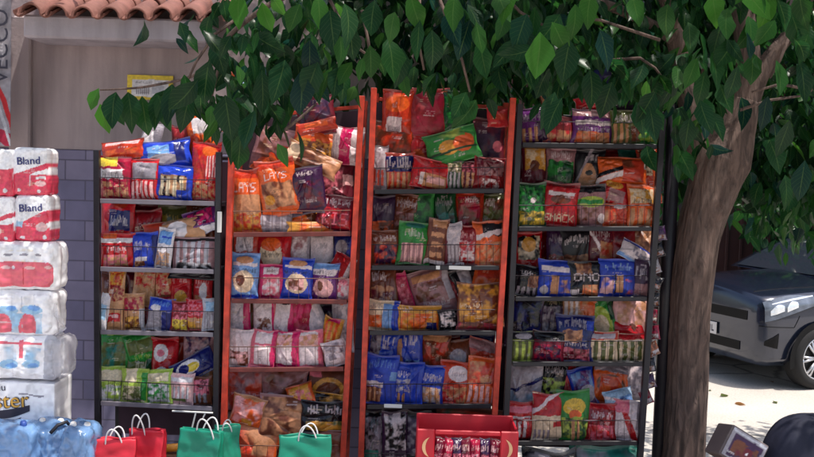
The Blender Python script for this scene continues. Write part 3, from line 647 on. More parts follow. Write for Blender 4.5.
(3, 2): """
b|514,236,541,272|0|rd|F.12,.45,.9,.92,cm,bk,4;E.5,.75,.25,.15,gd;R.2,.1,.8,.2,pk|red bag with gold starburst
f|515,266,540,297|0|bk|T.4,.75,.5,.14,wh;F.5,.3,.9,.7,br,tn,4;S.1,.05,.9,.3,gy,4|black bag with brown picture
b|547,229,568,266|0|dp|T.5,.7,.8,.2,gy;F.1,.1,.9,.4,dr,br,4|dark plum bag
b|561,231,592,268|0|bk|T.5,.75,.8,.18,wh;F.1,.15,.9,.45,tn,br,4|black bag with white lettering
b|589,230,615,268|0|mr|T.4,.85,.6,.14,wh;D-1,.9,.05,wh;F.35,.1,.9,.7,tn,do,3|maroon bag with white slash
b|612,230,634,266|0|dr|F.1,.1,.9,.9,mr,dr,3|plain dark red bag
b|632,229,655,262|0|tn|F.1,.1,.9,.9,br,tn,3|plain tan bag
f|539,261,571,298|0|bl|R.1,.7,.9,.84,wh;R.38,.12,.6,.6,tn;F.62,.15,.95,.5,tn,bl,4;E.2,.2,.12,.12,sv|blue bag with tan bar and white strip
f|569,262,600,298|0|bk|F.2,.65,.7,.95,tn,br,5;T.55,.58,.85,.22,wh,ONO;F.4,.08,.9,.36,og,tn,4;R.05,.1,.3,.25,wh|black bag with white round lettering
f|600,260,636,298|0|bl|T.5,.8,.7,.2,sk;R.42,.15,.6,.6,tn;R.38,.1,.41,.62,bk;F.65,.1,.95,.5,og,bl,4;F.05,.1,.35,.5,pn,bl,4|wide blue bag with tan bar
t|619,242,654,268|26|wh|R0,0,1,.2,lb;T.6,.55,.6,.5,nv;R0,.85,1,1,bl|white bag with navy lettering leaning
f|634,260,652,297|0|dp|T.5,.65,.8,.4,sv;R.1,.05,.9,.35,mv|dark bag with bold grey lettering
""",
(3, 3): """
b|508,296,541,338|0|dp|F.05,.05,.95,.95,bk,nv,5|dark blue grey bag
b|539,296,564,338|0|bk|T.5,.85,.7,.14,ol;F.1,.1,.9,.75,gy,dp,4|blackish bag with olive marks
f|510,332,536,362|0|lm|R0,.72,1,1,bk;E.5,.85,.3,.1,sv;S.05,.05,.95,.7,ol,4|lime bag with dark top
f|534,332,563,362|0|mr|F.05,.05,.95,.6,cr,dp,6;R0,.7,1,1,bk|maroon speckled bag
f|557,316,592,362|0|nv|T.45,.82,.75,.2,sv,,.3;F.15,.42,.7,.68,tn,br,5;T.5,.38,.7,.1,wh;F.1,.05,.9,.3,mr,pk,6;R.8,.7,1,.9,bl|navy bag with silver lettering
b|563,296,596,324|0|tn|S.05,.1,.5,.9,wh,3;F.5,.2,.95,.8,og,tn,3|tan and white bag
b|587,298,617,340|-12|gn|E.45,.45,.4,.36,lm;E.45,.45,.25,.2,cm;R.8,.5,1,1,dg|green bag with pale lime oval
b|613,299,648,334|3|pn|F.1,.3,.9,.9,tn,pn,4;E.5,.3,.12,.12,br|pale pink bag with biscuit picture
b|612,322,648,346|0|rd|R.1,.1,.9,.35,pn|plain red bag
f|586,332,616,362|0|cm|R0,.75,1,1,do;R.2,.78,.9,.95,sv;S.03,.03,.97,.72,ol,4|striped cream and olive bag with orange top
f|615,334,644,362|0|cm|R0,.8,1,1,rd;S.03,.03,.97,.75,ol,4|striped cream and olive bag with red top
""",
(3, 4): """
b|507,366,540,410|0|sv|D.3,.45,.03,nv;F.05,.1,.95,.5,sk,wh,3;T.5,.25,.6,.12,pk|pale blue white bag
b|539,366,564,404|0|bk|T.5,.85,.7,.16,wh;F.1,.1,.95,.7,lm,bk,5|black bag with lime pattern
b|562,366,577,400|0|rd|F.1,.1,.9,.9,dr,rd,3|narrow red bag
b|570,370,597,402|-10|bl|F.1,.1,.9,.9,pu,lb,3;E.6,.4,.3,.2,sv|violet blue bag
b|593,367,627,396|4|og|E.5,.5,.4,.25,br;R0,.8,1,1,gy;F.2,.2,.8,.7,do,og,3|orange brown bag
b|622,366,644,392|-8|sv|F.1,.1,.9,.9,wh,gy,4|crumpled silver bag
f|505,402,535,441|0|rd|R.05,.75,.9,.9,pk;S.1,.1,.75,.55,wh,4;R.1,.6,.8,.66,wh|red bag with white lower lines
f|533,394,562,441|0|cm|R.0,.55,1,1,rd;D.5,.62,.05,wh;R.65,.3,.95,.42,rd;S.05,.05,.6,.25,gy,4|red topped cream bag
f|559,391,589,442|0|gn|E.5,.7,.35,.16,ye;E.5,.55,.2,.1,og;F.1,.1,.9,.5,dg,lm,5;R.38,.05,.48,.45,tn;R.55,.05,.62,.45,tn|green bag with yellow emblem
f|587,404,615,441|0|dr|T.5,.7,.7,.2,wh;F.1,.05,.9,.45,pk,rd,6;R0,.86,1,1,rd|red bag with pink flecked base
t|604,388,633,409|-14|sk|D-.6,.7,.08,wh;F.5,.1,.95,.6,lb,nv,3|light blue bag lying on top
f|613,401,642,441|0|wh|D-1.6,1.3,.18,rd;R.0,.7,.5,1,pk;R.75,.3,1,1,gy|white bag with red slash
""",
}
ORD = ['leftmost', 'second from left', 'third from left', 'fourth from left', 'fifth from left', 'sixth from left', 'seventh from left', 'eighth from left', 'ninth from left', 'tenth from left']
SHN = ['top shelf', 'second shelf', 'third shelf', 'fourth shelf', 'fifth shelf']
TIER = dict(f='front row', b='back row', t='laid on top')
seed = 100
for (ri, si), txt in BAGS.items():
    rows = [l.split('|') for l in txt.strip().splitlines()]
    for r in rows: r[1] = [float(q) for q in r[1].split(',')]
    byt = {}
    for r in rows: byt.setdefault(r[0], []).append(r)
    for lst in byt.values(): lst.sort(key=lambda r: (r[1][0]+r[1][2])/2)
    last = si == len(RK[ri]['sh'])-1 and ri in (1, 2)
    for i, r in enumerate(rows):
        tier, (x0, y0, x1, y1), rot, base, ops, desc = r; seed += 7
        rr = random.Random(seed)
        if tier == 'b': y1 += 8; y0 -= 3
        Y = dict(f=YF+.055, b=YF+.19, t=YF+.10)[tier]+rr.uniform(-.008, .012)
        if tier == 'f': y1 -= 1
        c = at((x0+x1)/2, (y0+y1)/2, Y); s = Y/F; w = (x1-x0)*s*1.13; h = (y1-y0)*s*1.05
        an = R_(float(rot))
        if an and abs(an) > R_(9):       # given box is the rotated outline: shrink back to the bag itself
            ca, sa = abs(math.cos(an)), abs(math.sin(an)); dd = ca*ca-sa*sa
            if dd > .3:
                w2, h2 = (w*ca-h*sa)/dd, (h*ca-w*sa)/dd
                if w2 > .35*w and h2 > .35*h: w, h = w2*.5+w*.5, h2*.5+h*.5
        t = min(.068, .34*min(w, h)+.012)*(1 if tier == 'f' else 1.05)
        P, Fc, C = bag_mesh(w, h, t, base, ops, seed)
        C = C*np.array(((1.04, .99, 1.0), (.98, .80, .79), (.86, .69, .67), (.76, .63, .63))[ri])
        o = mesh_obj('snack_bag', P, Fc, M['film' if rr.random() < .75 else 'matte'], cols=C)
        o.location = c
        o.rotation_euler = Euler((R_(rr.uniform(-9, 1)) if tier != 't' else R_(-16+rr.uniform(-6, 6)), an+R_(rr.gauss(0, 3.2)), R_(rr.uniform(-13, 13))), 'XYZ')
        pos = byt[tier].index(r); n = len(byt[tier])
        where = 'rightmost' if pos == n-1 and n > 2 else (ORD[pos] if n > 1 else 'only one')
        if n == 2: where = ('left', 'right')[pos]
        place = TIER[tier] if tier != 't' else 'lying on others'
        sh = SHN[si]
        lab = f"{desc}, {where}, {place}, {sh}, {RK[ri]['nm']}"
        if len(lab.split()) > 16: lab = f"{desc}, {place}, {sh}, {RK[ri]['nm']}"
        if len(lab.split()) > 16: lab = f"{desc}, {sh}, {RK[ri]['nm']}"
        tag(o, lab, 'snack bag', f"snack bags on the {RK[ri]['nm']}")

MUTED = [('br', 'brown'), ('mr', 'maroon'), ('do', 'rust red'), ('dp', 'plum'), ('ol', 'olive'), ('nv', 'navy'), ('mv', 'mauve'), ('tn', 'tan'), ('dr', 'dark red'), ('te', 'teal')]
for ri, k in enumerate(RK):
    for si in range(1, 5):
        if si == 4 and ri < 3: continue
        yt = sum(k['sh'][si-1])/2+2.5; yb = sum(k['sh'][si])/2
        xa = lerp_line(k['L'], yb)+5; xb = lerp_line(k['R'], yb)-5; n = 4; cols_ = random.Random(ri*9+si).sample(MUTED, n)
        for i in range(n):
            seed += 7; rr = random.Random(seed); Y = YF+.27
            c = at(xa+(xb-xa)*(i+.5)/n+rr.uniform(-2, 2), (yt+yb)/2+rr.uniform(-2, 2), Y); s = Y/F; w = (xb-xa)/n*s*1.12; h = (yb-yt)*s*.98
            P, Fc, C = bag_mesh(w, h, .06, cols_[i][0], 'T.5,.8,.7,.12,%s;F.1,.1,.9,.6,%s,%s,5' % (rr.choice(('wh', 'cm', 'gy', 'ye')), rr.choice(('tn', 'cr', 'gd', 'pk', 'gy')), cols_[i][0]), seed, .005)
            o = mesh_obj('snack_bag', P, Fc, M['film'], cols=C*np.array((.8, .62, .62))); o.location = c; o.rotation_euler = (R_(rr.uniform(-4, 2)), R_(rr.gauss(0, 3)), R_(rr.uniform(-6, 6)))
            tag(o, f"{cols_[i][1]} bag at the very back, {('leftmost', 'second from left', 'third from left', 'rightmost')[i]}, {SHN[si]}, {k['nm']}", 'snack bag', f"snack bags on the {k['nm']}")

# white price tag on the post of the left black rack, white bracket below it
a = at(219.5, 222, YF-.02); mb = MB(); mb.box(a.x-.012, a.y-.004, a.z-.055, a.x+.012, a.y, a.z+.055, .003); o = mb.build('price_tag', M['tag']); tag(o, 'upright white price tag on the right post of the left black rack', 'price tag')
mb = MB(); a, b, c = at(172, 411, YF-.03), at(213, 413, YF-.03), at(190, 424, YF-.03)
mb.bar(a, b, .012, .008); mb.bar(at(196, 412, YF-.03), at(192, 428, YF-.03), .012, .008); mb.bar(at(206, 412, YF-.03), at(203, 418, YF-.03), .01, .008)
o = mb.build('hook_bracket', M['tag']); tag(o, 'white hook bracket under the bottom shelf of the left black rack', 'bracket')

for i, (xa_, xb_, yy_, ri_, lab) in enumerate(((436, 440, 267.3, 2, 'tiny white label on the second shelf lip of the right orange rack'), (449, 471, 267.3, 2, 'long white label strip on the second shelf lip of the right orange rack'), (384, 402, 405.5, 2, 'worn white label strip on the fourth shelf lip of the right orange rack'))):
    a, b = at(xa_, yy_, YF-.0135), at(xb_, yy_, YF-.0135); mb = MB(); mb.box(a.x, a.y-.002, a.z-.011, b.x, a.y, a.z+.009, .0008); o = mb.build('shelf_label', M['tag']); tag(o, lab, 'shelf label')
# dark pole and strip of silver packets beside the right black rack
mb = MB(); t_, b_ = at(676, 130, 5.25), at(661, 457, 5.25); d = (t_-b_)/(t_.z-b_.z); ft = b_-d*b_.z; ft.z = 0
mb.tube([ft+Vector((-.012, 0, 0)), t_+d*.4+Vector((-.012, 0, 0))], .04, 14); o = mb.build('metal_pole', M['black'], smooth=True); tag(o, 'dark metal pole between the right black rack and the tree trunk', 'pole')
strip = empty('hanging_strip', at(655, 400, 5.02)); tag(strip, 'hanging strip of small shiny packets on the right black rack', 'hanging strip')
mb = MB(); s0, s1 = at(659, 225, 5.02), at(647, 405, 5.02); mb.tube([s0-strip.location, s1-strip.location], .004, 5); mb.build('strap', M['black'], strip)
for i in range(11):
    p = s0.lerp(s1, (i+.5)/11); rr = random.Random(i)
    P, Fc, C = bag_mesh(.062, .075, .025, rr.choice(['gy', 'bk', 'br', 'dp', 'mr', 'gy']), 'T.5,.6,.7,.2,bk;F.1,.1,.9,.4,gy,br,4', 900+i)
    o = mesh_obj('packet', P, Fc, M['film'], strip, cols=C); o.location = p-strip.location+Vector((rr.uniform(-.012, .012), -.012, 0)); o.rotation_euler = (R_(rr.uniform(-15, 5)), R_(rr.uniform(-25, 25)), R_(rr.uniform(-30, 30)))

# ------------------------------------------------------------------ tables below the frame
ZT = .45
def table(x0, x1, y0, y1, z, label):
    t = empty('display_table', ((x0+x1)/2, (y0+y1)/2, 0)); tag(t, label, 'table')
    hw, hd = (x1-x0)/2, (y1-y0)/2
    mb = MB(); mb.box(-hw, -hd, z-.03, hw, hd, z, .005); mb.build('table_top', M['wood'], t)
    for sx in (-1, 1):
        for sy in (-1, 1):
            mb = MB(); mb.box(sx*(hw-.06)-.025, sy*(hd-.06)-.025, 0, sx*(hw-.06)+.025, sy*(hd-.06)+.025, z-.031, .003); mb.build('leg', M['wood'], t)
table(-2.6, .68, 4.12, 4.86, ZT, 'long low wooden table under the paper bags and tissue packs')
table(1.2, 2.4, 4.0, 4.62, ZT, 'low wooden table under the grey carton at right')

# ------------------------------------------------------------------ tissue packs and carton (left)
def pack(name, x0, y0, x1, y1, Y, d, base, ops, label, cat, group=None, rad=.03, cols=0, rows=0, m='wrap', bulge=.012, wr=.004, step=.004, rz=0, parent=None):
    s = Y/F; c = at((x0+x1)/2, (y0+y1)/2, Y); w, h = (x1-x0)*s, (y1-y0)*s
    P, Fc, C = pack_mesh(w, d, h, rad, base, ops, int(x0*7+y0*3) % 1000+5, cols, rows, bulge, step, wr)
    o = mesh_obj(name, P, Fc, M[m], parent, cols=C); o.location = c+Vector((0, d/2, 0)); o.rotation_euler = (0, 0, rz)
    if label: tag(o, label, cat, group)
    return o
GT = 'tissue packs stacked on the table'
YT = 4.55
tops = 'R0,0,1,.56,pr;D.1,.5,.04,pr;R.0,.0,1,.05,dr;E.55,.3,.14,.09,pn;E.3,.1,.05,.04,wh;E.8,.1,.05,.04,wh;T.55,.76,.55,.18,nv'
packs = [
 ((-26, 149, 13, 196), 'R0,0,1,.54,pr;D.05,.5,.04,pr;E.5,.3,.16,.1,pn;E.8,.12,.06,.05,wh', 'red and white tissue pack, top left of the stack', 1),
 ((11, 148, 48, 195), 'R0,0,1,.44,pr;D.28,.36,.06,pr;R.5,.2,.52,.44,wh;R.66,.34,.95,.4,wh;E.8,.25,.14,.06,pn;E.2,.1,.05,.04,wh;E.75,.08,.05,.04,wh', 'red and white tissue pack, topmost right of the stack', 1),
 ((-26, 196, 14, 243), 'R0,0,1,.4,pr;D.25,.36,.05,pr;E.5,.25,.2,.1,pn;E.8,.1,.05,.04,wh', 'red and white tissue pack, second row left', 1),
 ((13, 195, 50, 242), 'R0,0,1,.3,pr;D.36,.2,.14,pr;R0,.3,.25,.45,sk;E.78,.32,.16,.1,pn;E.25,.08,.06,.04,wh;E.85,.1,.06,.05,wh', 'red and white tissue pack with pale blue corner, second row right', 1)]
for (b, ops, lab, tx) in packs:
    o = pack('tissue_pack', *b, YT, .16, 'ww', ops, lab, 'tissue pack', GT, rad=.022, cols=1, bulge=.01, wr=.0035)
    w = (b[2]-b[0])*YT/F
    if b[0] > 0: text_mesh('lettering', 'Bland', .052, inknavy, o, (-w*.34, -.0835, .03), (R_(90), R_(-4), 0), .002)
o = pack('tissue_pack', -34, 242, 56, 291, YT-.04, .2, 'ww', 'R0,.08,.93,.6,pq;E.9,.34,.075,.26,pq;R.355,.08,.362,.6,rd;R.63,.08,.637,.6,rd;E.46,.74,.05,.025,gy;E.64,.75,.05,.025,gy;E.80,.75,.04,.025,gy;E.44,.48,.05,.035,pn;E.52,.48,.02,.035,wh;E.70,.48,.05,.035,pn;E.9,.5,.04,.03,pn', 'wide white and red tissue pack, third layer of the stack', 'tissue pack', GT, rad=.04, cols=4, bulge=.012, wr=.005)
o = pack('tissue_pack', -34, 290, 55, 336, YT-.04, .2, 'ww', 'F0,.05,.86,.5,ww,sk,3;E.07,.2,.09,.3,pq;E.40,.2,.1,.3,pq;E.69,.2,.1,.3,pq;E.14,.55,.12,.08,sk;E.46,.56,.13,.09,sk;E.74,.58,.12,.1,sk;E.5,.6,.06,.06,lb;E.77,.62,.06,.06,lb;E.2,.6,.06,.05,lb;R.355,0,.36,1,sv;R.63,0,.635,1,sv', 'white blue and red tissue pack with loose film ear, fourth layer', 'tissue pack', GT, rad=.04, cols=4, bulge=.014, wr=.005)
filmm = mat('clear_film', (225, 222, 228), .18, alpha=.45, bump=.4, bscale=25)
U, V = np.meshgrid(np.linspace(0, 1, 14), np.linspace(0, 1, 14)); P = np.stack([U*.05, .02*np.sin(V*6)+.01*np.sin(U*9), (V-.5)*(.16-.13*U)-U*.035], -1).reshape(-1, 3); ix = np.arange(196).reshape(14, 14)
f4 = np.stack([ix[:-1, :-1], ix[:-1, 1:], ix[1:, 1:], ix[1:, :-1]], -1).reshape(-1, 4)
e = mesh_obj('film_ear', P, f4, filmm, o); e.location = (.2, -.07, -.03)
o = pack('tissue_pack', -34, 335, 57, 381, YT-.05, .2, 'ww', 'R0,.8,.83,.86,pq;R.30,.5,.345,.9,pq;R.585,.5,.63,.9,pq;R.02,.5,.05,.9,pq;E.47,.36,.11,.1,sk;E.73,.37,.1,.1,sk;E.17,.35,.11,.1,sk;E.5,.33,.07,.05,lb;E.75,.34,.06,.05,lb;E.2,.32,.06,.05,lb;F.37,.45,.56,.74,ww,sk,3;F.65,.45,.82,.74,ww,sk,3;R.86,0,1,1,sv', 'clear wrapped tissue pack with red strip, lowest layer above the carton', 'tissue pack', GT, rad=.045, cols=4, bulge=.014, wr=.005)
P, Fc, C = pack_mesh(.08, .18, .2, .035, 'sv', '', 4, 0, 0, .01, .008, .006); e = mesh_obj('film_end', P, Fc, filmm, o, cols=C); e.location = (.215, 0, .0)
zc = at(20, 381, YT).z
bot = 381+(zc-ZT)*F/YT
box = pack('carton', -40, 381, 55, bot, YT-.03, .24, 'ww', 'R.62,.87,.88,.885,gy;R.70,.36,.9,.38,gy;R.72,.32,.88,.335,gy', 'white cardboard carton with yellow and black logo under the tissue packs', 'carton', rad=.006, m='carton', wr=.001, step=.004)
# logo
bc = box.location; wl = bc.y-.12-.0035
goldm = mat('gold_ink', (216, 164, 66), .5)
def sheet(name, pts, m_, yy):
    return mesh_obj(name, [Vector((p.x, yy, p.z))-bc for p in pts], [tuple(range(len(pts)))], m_, box, smooth=False)
sw = []
for i in range(17):
    q = i/16; sw.append(at(-22+52*q, 414-3*q+6*math.sin(q*3.14), YT-.03))
for i in range(16, -1, -1):
    q = i/16; sw.append(at(-22+52*q, 411-6*q+2*math.sin(q*3.14), YT-.03))
sheet('swoosh', sw, ink, wl+.0005)
sheet('swoosh', [at(x-4, y+9, YT-.03) for x, y in ((-10, 411), (8, 414), (26, 408), (24, 410), (8, 416), (-10, 413))], ink, wl+.0005)
p_ = at(-17, 409, YT-.03)
for dx, dz, m_, yy in ((-.004, -.004, ink, 0), (.004, .003, ink, -.0005), (0, 0, goldm, -.0016)):
    t_ = text_mesh('lettering', 'oster', .105, m_, box, Vector((p_.x+dx, wl+yy, p_.z+dz))-bc, (R_(90), R_(-5), 0), .0003)
p_ = at(-4, 391, YT-.03); text_mesh('lettering', 'nu', .05, ink, box, Vector((p_.x, wl, p_.z))-bc, (R_(90), R_(-5), 0), .0003)
# blue wrapped bundles in front
bluew = mat('blue_film', (128, 168, 218), .2, trans=.2, coat=.4, noise=.3, nscale=8, bump=.35, bscale=12)
for i, (x0, y0, x1, Y, lab) in enumerate(((-30, 428, 34, 4.28, 'blue plastic wrapped bottle bundle at the left edge below the carton'), (24, 426, 66, 4.36, 'blue plastic wrapped bottle bundle with black strap, between two others'), (58, 430, 90, 4.26, 'pale blue plastic wrapped bundle beside the red paper bags'))):
    s = Y/F; c = at((x0+x1)/2, y0, Y); w = (x1-x0)*s; h = c.z-ZT
    P, Fc, C = pack_mesh(w, .2, h, min(.06, w*.3), 'lb', '', 70+i, 0, 0, 0, .007, .011)
    rt = empty('wrapped_bundle', (c.x, c.y+.1, ZT)); tag(rt, lab, 'bundle', 'blue wrapped bundles on the table')
    o = mesh_obj('film_wrap', P, Fc, bluew, rt); o.location = (0, 0, h/2)
    mb = MB()
    for k in range(2):
        xx = (k-.5)*w*.45
        mb.tube([(xx, -.02, h-.012), (xx+.005, -.03, h+.012)], [.018, .014], 10)
    mb.build('bottle_cap', M['tag'] if i else mat('blue_cap', (60, 90, 170), .4), rt, smooth=True)
    if i == 1:
        mb = MB(); mb.tube([(w*.15, -.11, h-.03), (w*.3, -.1, h+.004), (w*.45, -.06, h+.012), (w*.6, -.05, h-.03)], .009, 6); mb.build('strap', M['black'], rt, smooth=True)

# ------------------------------------------------------------------ paper carrier bags
def carrier(x0, x1, ytop, Y, mname, label, rz=0, d=.1, loops=((.3, .7),), lh=.09, group=None, fold=0.):
    s = Y/F; c = at((x0+x1)/2, ytop+4, Y); w = (x1-x0)*s; h = c.z-ZT
    rt = empty('paper_bag', (c.x, Y+d/2, ZT), rz); tag(rt, label, 'paper bag', group)
    nx, nz = 24, 22; vs = []; fs = []
    ring = []
    r = random.Random(int(x0))
    for k in range(nz+1):
        v = k/nz; z = .001+v*h; dep = d*(1-.62*v); row = []
        per = [(-w/2+w*i/nx, -dep/2) for i in range(nx)]+[(w/2-(.018*v if j == 2 else 0), -dep/2+dep*j/4) for j in range(4)]+[(w/2-w*i/nx, dep/2) for i in range(nx)]+[(-w/2+(.018*v if j == 2 else 0), dep/2-dep*j/4) for j in range(4)]
        for (x, y) in per:
            q_ = Vector((x*14+x0, y*14, v*5)); wv = .012*mnoise.noise(q_)+.007*(1-abs(mnoise.noise(q_*2.1)))*(1-abs(2*v-1))-.004
            row.append(len(vs)); vs.append((x*(1-.02*v)+.004*math.sin(v*9+x0), y+wv*(.4+.6*v), z+(.009*mnoise.noise(Vector((x*16+x0, y*9, 3))) if k == nz else 0)))
        ring.append(row)
    n = len(ring[0])
    for k in range(nz):
        for i in range(n): fs.append((ring[k][i], ring[k][(i+1) % n], ring[k+1][(i+1) % n], ring[k+1][i]))
    fs.append(tuple(ring[0][::-1]))
    # inner lining just below the mouth
    o = mesh_obj('bag_body', vs, fs, M[mname], rt)
    so_ = o.modifiers.new('thick', 'SOLIDIFY'); so_.thickness = .002
    for (a_, b_) in loops:
        for sy in (-1, 1):
            xa, xb = -w/2+w*a_, -w/2+w*b_; y = sy*d*.2; pts = []
            for i in range(15):
                q = i/14; an = math.pi*q; lean = sy*.02*math.sin(an)
                pts.append((xa+(xb-xa)*(.5-.5*math.cos(an))+.01*math.sin(an)*sy, y+lean-.004*sy, h-.05*(1-math.sin(an))+lh*math.sin(an)*(1 if sy < 0 else .88)))
            mb = MB(); mb.tube(pts, .0038, 7); mb.build('handle', M['cord'], rt, smooth=True)
    return rt
GB = 'paper carrier bags on the table'
carrier(126, 163, 428, 4.5, 'redpaper', 'red paper bag with tall white cord handles, right of the two red', R_(-6), loops=((.12, .5),), lh=.075, group=GB)
carrier(88, 133, 437, 4.34, 'redpaper', 'red paper bag with white handles, left and nearer of the two red', R_(8), loops=((.34, .72),), lh=.05, group=GB)
carrier(176, 222, 428, 4.45, 'greenpaper', 'green paper bag with two looping handles beside the red bags', R_(-14), loops=((.45, .85),), lh=.06, group=GB)
carrier(212, 238, 424, 4.62, 'greenpaper', 'narrow green paper bag behind the other green bag, by the orange post', R_(20), loops=((.3, .7),), lh=.02, group=GB)
carrier(277, 331, 434, 4.45, 'greenpaper', 'shiny green paper bag standing alone before the left orange rack', R_(5), loops=((.38, .74),), lh=.055, group=GB)
# orange rolled packet between red and green bags
a, b = at(160, 449, 4.7), at(180, 447, 4.7); mb = MB(); mb.tube([a, a.lerp(b, .1), a.lerp(b, .9), b], [.006, .02, .02, .006], 12)
p = Vector(((a.x+b.x)/2, a.y, 0)); mb2 = MB(); o = mb.build('rolled_packet', mat('amber_wrap', (235, 160, 60), .35), smooth=True); tag(o, 'small amber rolled packet between the red and green paper bags', 'packet')
mb = MB(); mb.box(a.x-.02, 4.66, ZT+.001, b.x+.02, 4.76, min(a.z, b.z)-.021, .004); o = mb.build('small_carton', M['wood']); tag(o, 'small brown carton holding up the amber packet', 'carton')

# ------------------------------------------------------------------ red display box with window
Y = 4.42; a, b = at(417, 429, Y), at(519, 429, Y); w = b.x-a.x; h = a.z-ZT; rt = empty('display_box', ((a.x+b.x)/2, Y+.13, ZT)); tag(rt, 'red cardboard display box with window and cream crescents in front of racks', 'display box')
redc = mat('red_carton', (196, 30, 48), .45, noise=.06, bump=.04); dk = mat('box_inside', (70, 14, 26), .7)
mb = MB(); fw = .085
x0, x1 = -w/2, w/2; yf = -.13
mb.box(x0, yf, .001, x0+fw, yf+.012, h, .005); mb.box(x1-fw, yf, .001, x1, yf+.012, h, .005); mb.box(x0+fw+.001, yf, h-.024, x1-fw-.001, yf+.012, h-.002, .004); mb.box(x0, .118, .001, x1, .13, h+.012, .004); mb.box(x0, yf+.013, .001, x0+.01, .117, h-.004, .003); mb.box(x1-.01, yf+.013, .001, x1, .117, h-.004, .003); mb.box(x0+fw+.001, yf, .001, x1-fw-.001, .049, .03, .002)
mb.build('box_body', redc, rt)
crm = mat('cream_print', (240, 190, 140), .5)
for sx in (-1, 1):
    vs = []; n = 12; cx = sx*(w/2-fw/2); cz = h-.085
    for i in range(n+1):
        an = -1.25+2.5*i/n; rr_ = .05
        vs += [(cx+sx*(rr_*math.cos(an)-.034), yf-.0025, cz+rr_*math.sin(an)), (cx+sx*(.072*math.cos(an*.62)-.034-.038), yf-.0025, cz+.072*math.sin(an*.62)*1.0)]
    fs = [(2*i, 2*i+1, 2*i+3, 2*i+2) for i in range(n)]
    mesh_obj('crescent', vs, fs, crm, rt, smooth=False)
for i in range(7):
    P, Fc, C = bag_mesh((w-2*fw)/6.0, .15, .045, ['mr', 'cr', 'dp'][i % 3], 'T.5,.7,.7,.2,pn;F.1,.1,.9,.5,pk,mr,5', 700+i*3)
    o = mesh_obj('sachet', P, Fc, M['film'], cols=C); o.location = rt.location+Vector((x0+fw+(w-2*fw)*(i+.5)/7, -.06, .20)); o.rotation_euler = (R_(-10), R_(rng.uniform(-10, 10)), 0)
    tag(o, f"dark red sachet in the red display box, {(ORD+['x'])[i] if i < 6 else 'rightmost'}", 'sachet', 'sachets in the red display box')

# dim teal and dark sacks under the right black rack
for i, (x0, y0, x1, Y, bs, lab) in enumerate(((524, 452, 575, 4.98, 'bk', 'dark sack on the ground under the right black rack, left one'), (572, 447, 640, 5.06, 'te', 'teal grey sack on the ground under the right black rack, right one'))):
    c = at((x0+x1)/2, y0, Y); w = (x1-x0)*Y/F; h = c.z
    P, Fc, C = bag_mesh(w*1.1, h, .22, bs, 'F.1,.1,.9,.95,gy,%s,4' % bs, 820+i, .008)
    o = mesh_obj('sack', P, Fc, M['film'], cols=C); o.location = (c.x, c.y+.02, h/2+.004); tag(o, lab, 'sack', 'sacks under the right black rack')

# ------------------------------------------------------------------ grey carton and navy bundle, lower right
Y = 4.3; rt = empty('open_carton', (at(744, 440, Y).x, Y+.1, ZT)); tag(rt, 'small grey carton tilted on the table with orange picture', 'carton')
gc = mat('grey_carton', (104, 92, 92), .55, noise=.1)
Mx = Matrix.Translation((.0, 0, .285)) @ Matrix.Rotation(R_(30), 4, 'Y') @ Matrix.Rotation(R_(-14), 4, 'X')
mb = MB(); mb.box(-.1, -.08, -.07, .1, .08, .085, .006, Mx); mb.build('carton_body', gc, rt)
U, V = np.meshgrid(np.linspace(0, 1, 36), np.linspace(0, 1, 30)); C = paint(U, V, .8, 'gy', 'R.1,.08,.92,.86,dp;F.16,.1,.86,.7,br,dp,3;F.3,.2,.75,.6,br,mr,3;E.6,.4,.04,.05,wh;R.02,.9,.98,.96,sv', 31)
P = np.stack([-.092+U*.184, np.full_like(U, -.0835), -.062+V*.14], -1).reshape(-1, 3); P = np.array([Mx @ Vector(p) for p in P]); ix = np.arange(U.size).reshape(U.shape)
mesh_obj('picture', P, np.stack([ix[:-1, :-1], ix[:-1, 1:], ix[1:, 1:], ix[1:, :-1]], -1).reshape(-1, 4), M['carton'], rt, cols=C.reshape(-1, 3))
mb = MB(); mb.box(-.11, -.07, .001, .09, .1, .195, .004); mb.build('carton_stand', gc, rt)
# navy cloth covered bundle
Y = 4.2; c = at(826, 427, Y); hw = .30; hh = c.z-ZT
vs = []; fs = []; nu, nv = 110, 50
for j in range(nv+1):
    v = j/nv; z = hh*math.sin(v*math.pi/2)**.9
    rad = math.cos(v*math.pi/2)**.55 if j < nv else .0
    for i in range(nu):
        a_ = 2*math.pi*i/nu; f_ = 1+.05*mnoise.noise(Vector((math.cos(a_)*2.2, math.sin(a_)*2.2, v*2)))-.035*(1-min(1, abs(mnoise.noise(Vector((math.cos(a_)*2.6+4, math.sin(a_)*2.6, v*1.4))))*6))
        vs.append((.26*rad*f_*math.cos(a_)+.03*v, .2*rad*f_*math.sin(a_), z+.001))
for j in range(nv):
    for i in range(nu): fs.append((j*nu+i, j*nu+(i+1) % nu, (j+1)*nu+(i+1) % nu, (j+1)*nu+i))
rt = empty('cloth_bundle', (c.x+.02, Y+.2, ZT)); tag(rt, 'dark navy rounded cloth bundle at the lower right corner', 'bundle')
mesh_obj('cloth', vs, fs, M['navy'], rt)

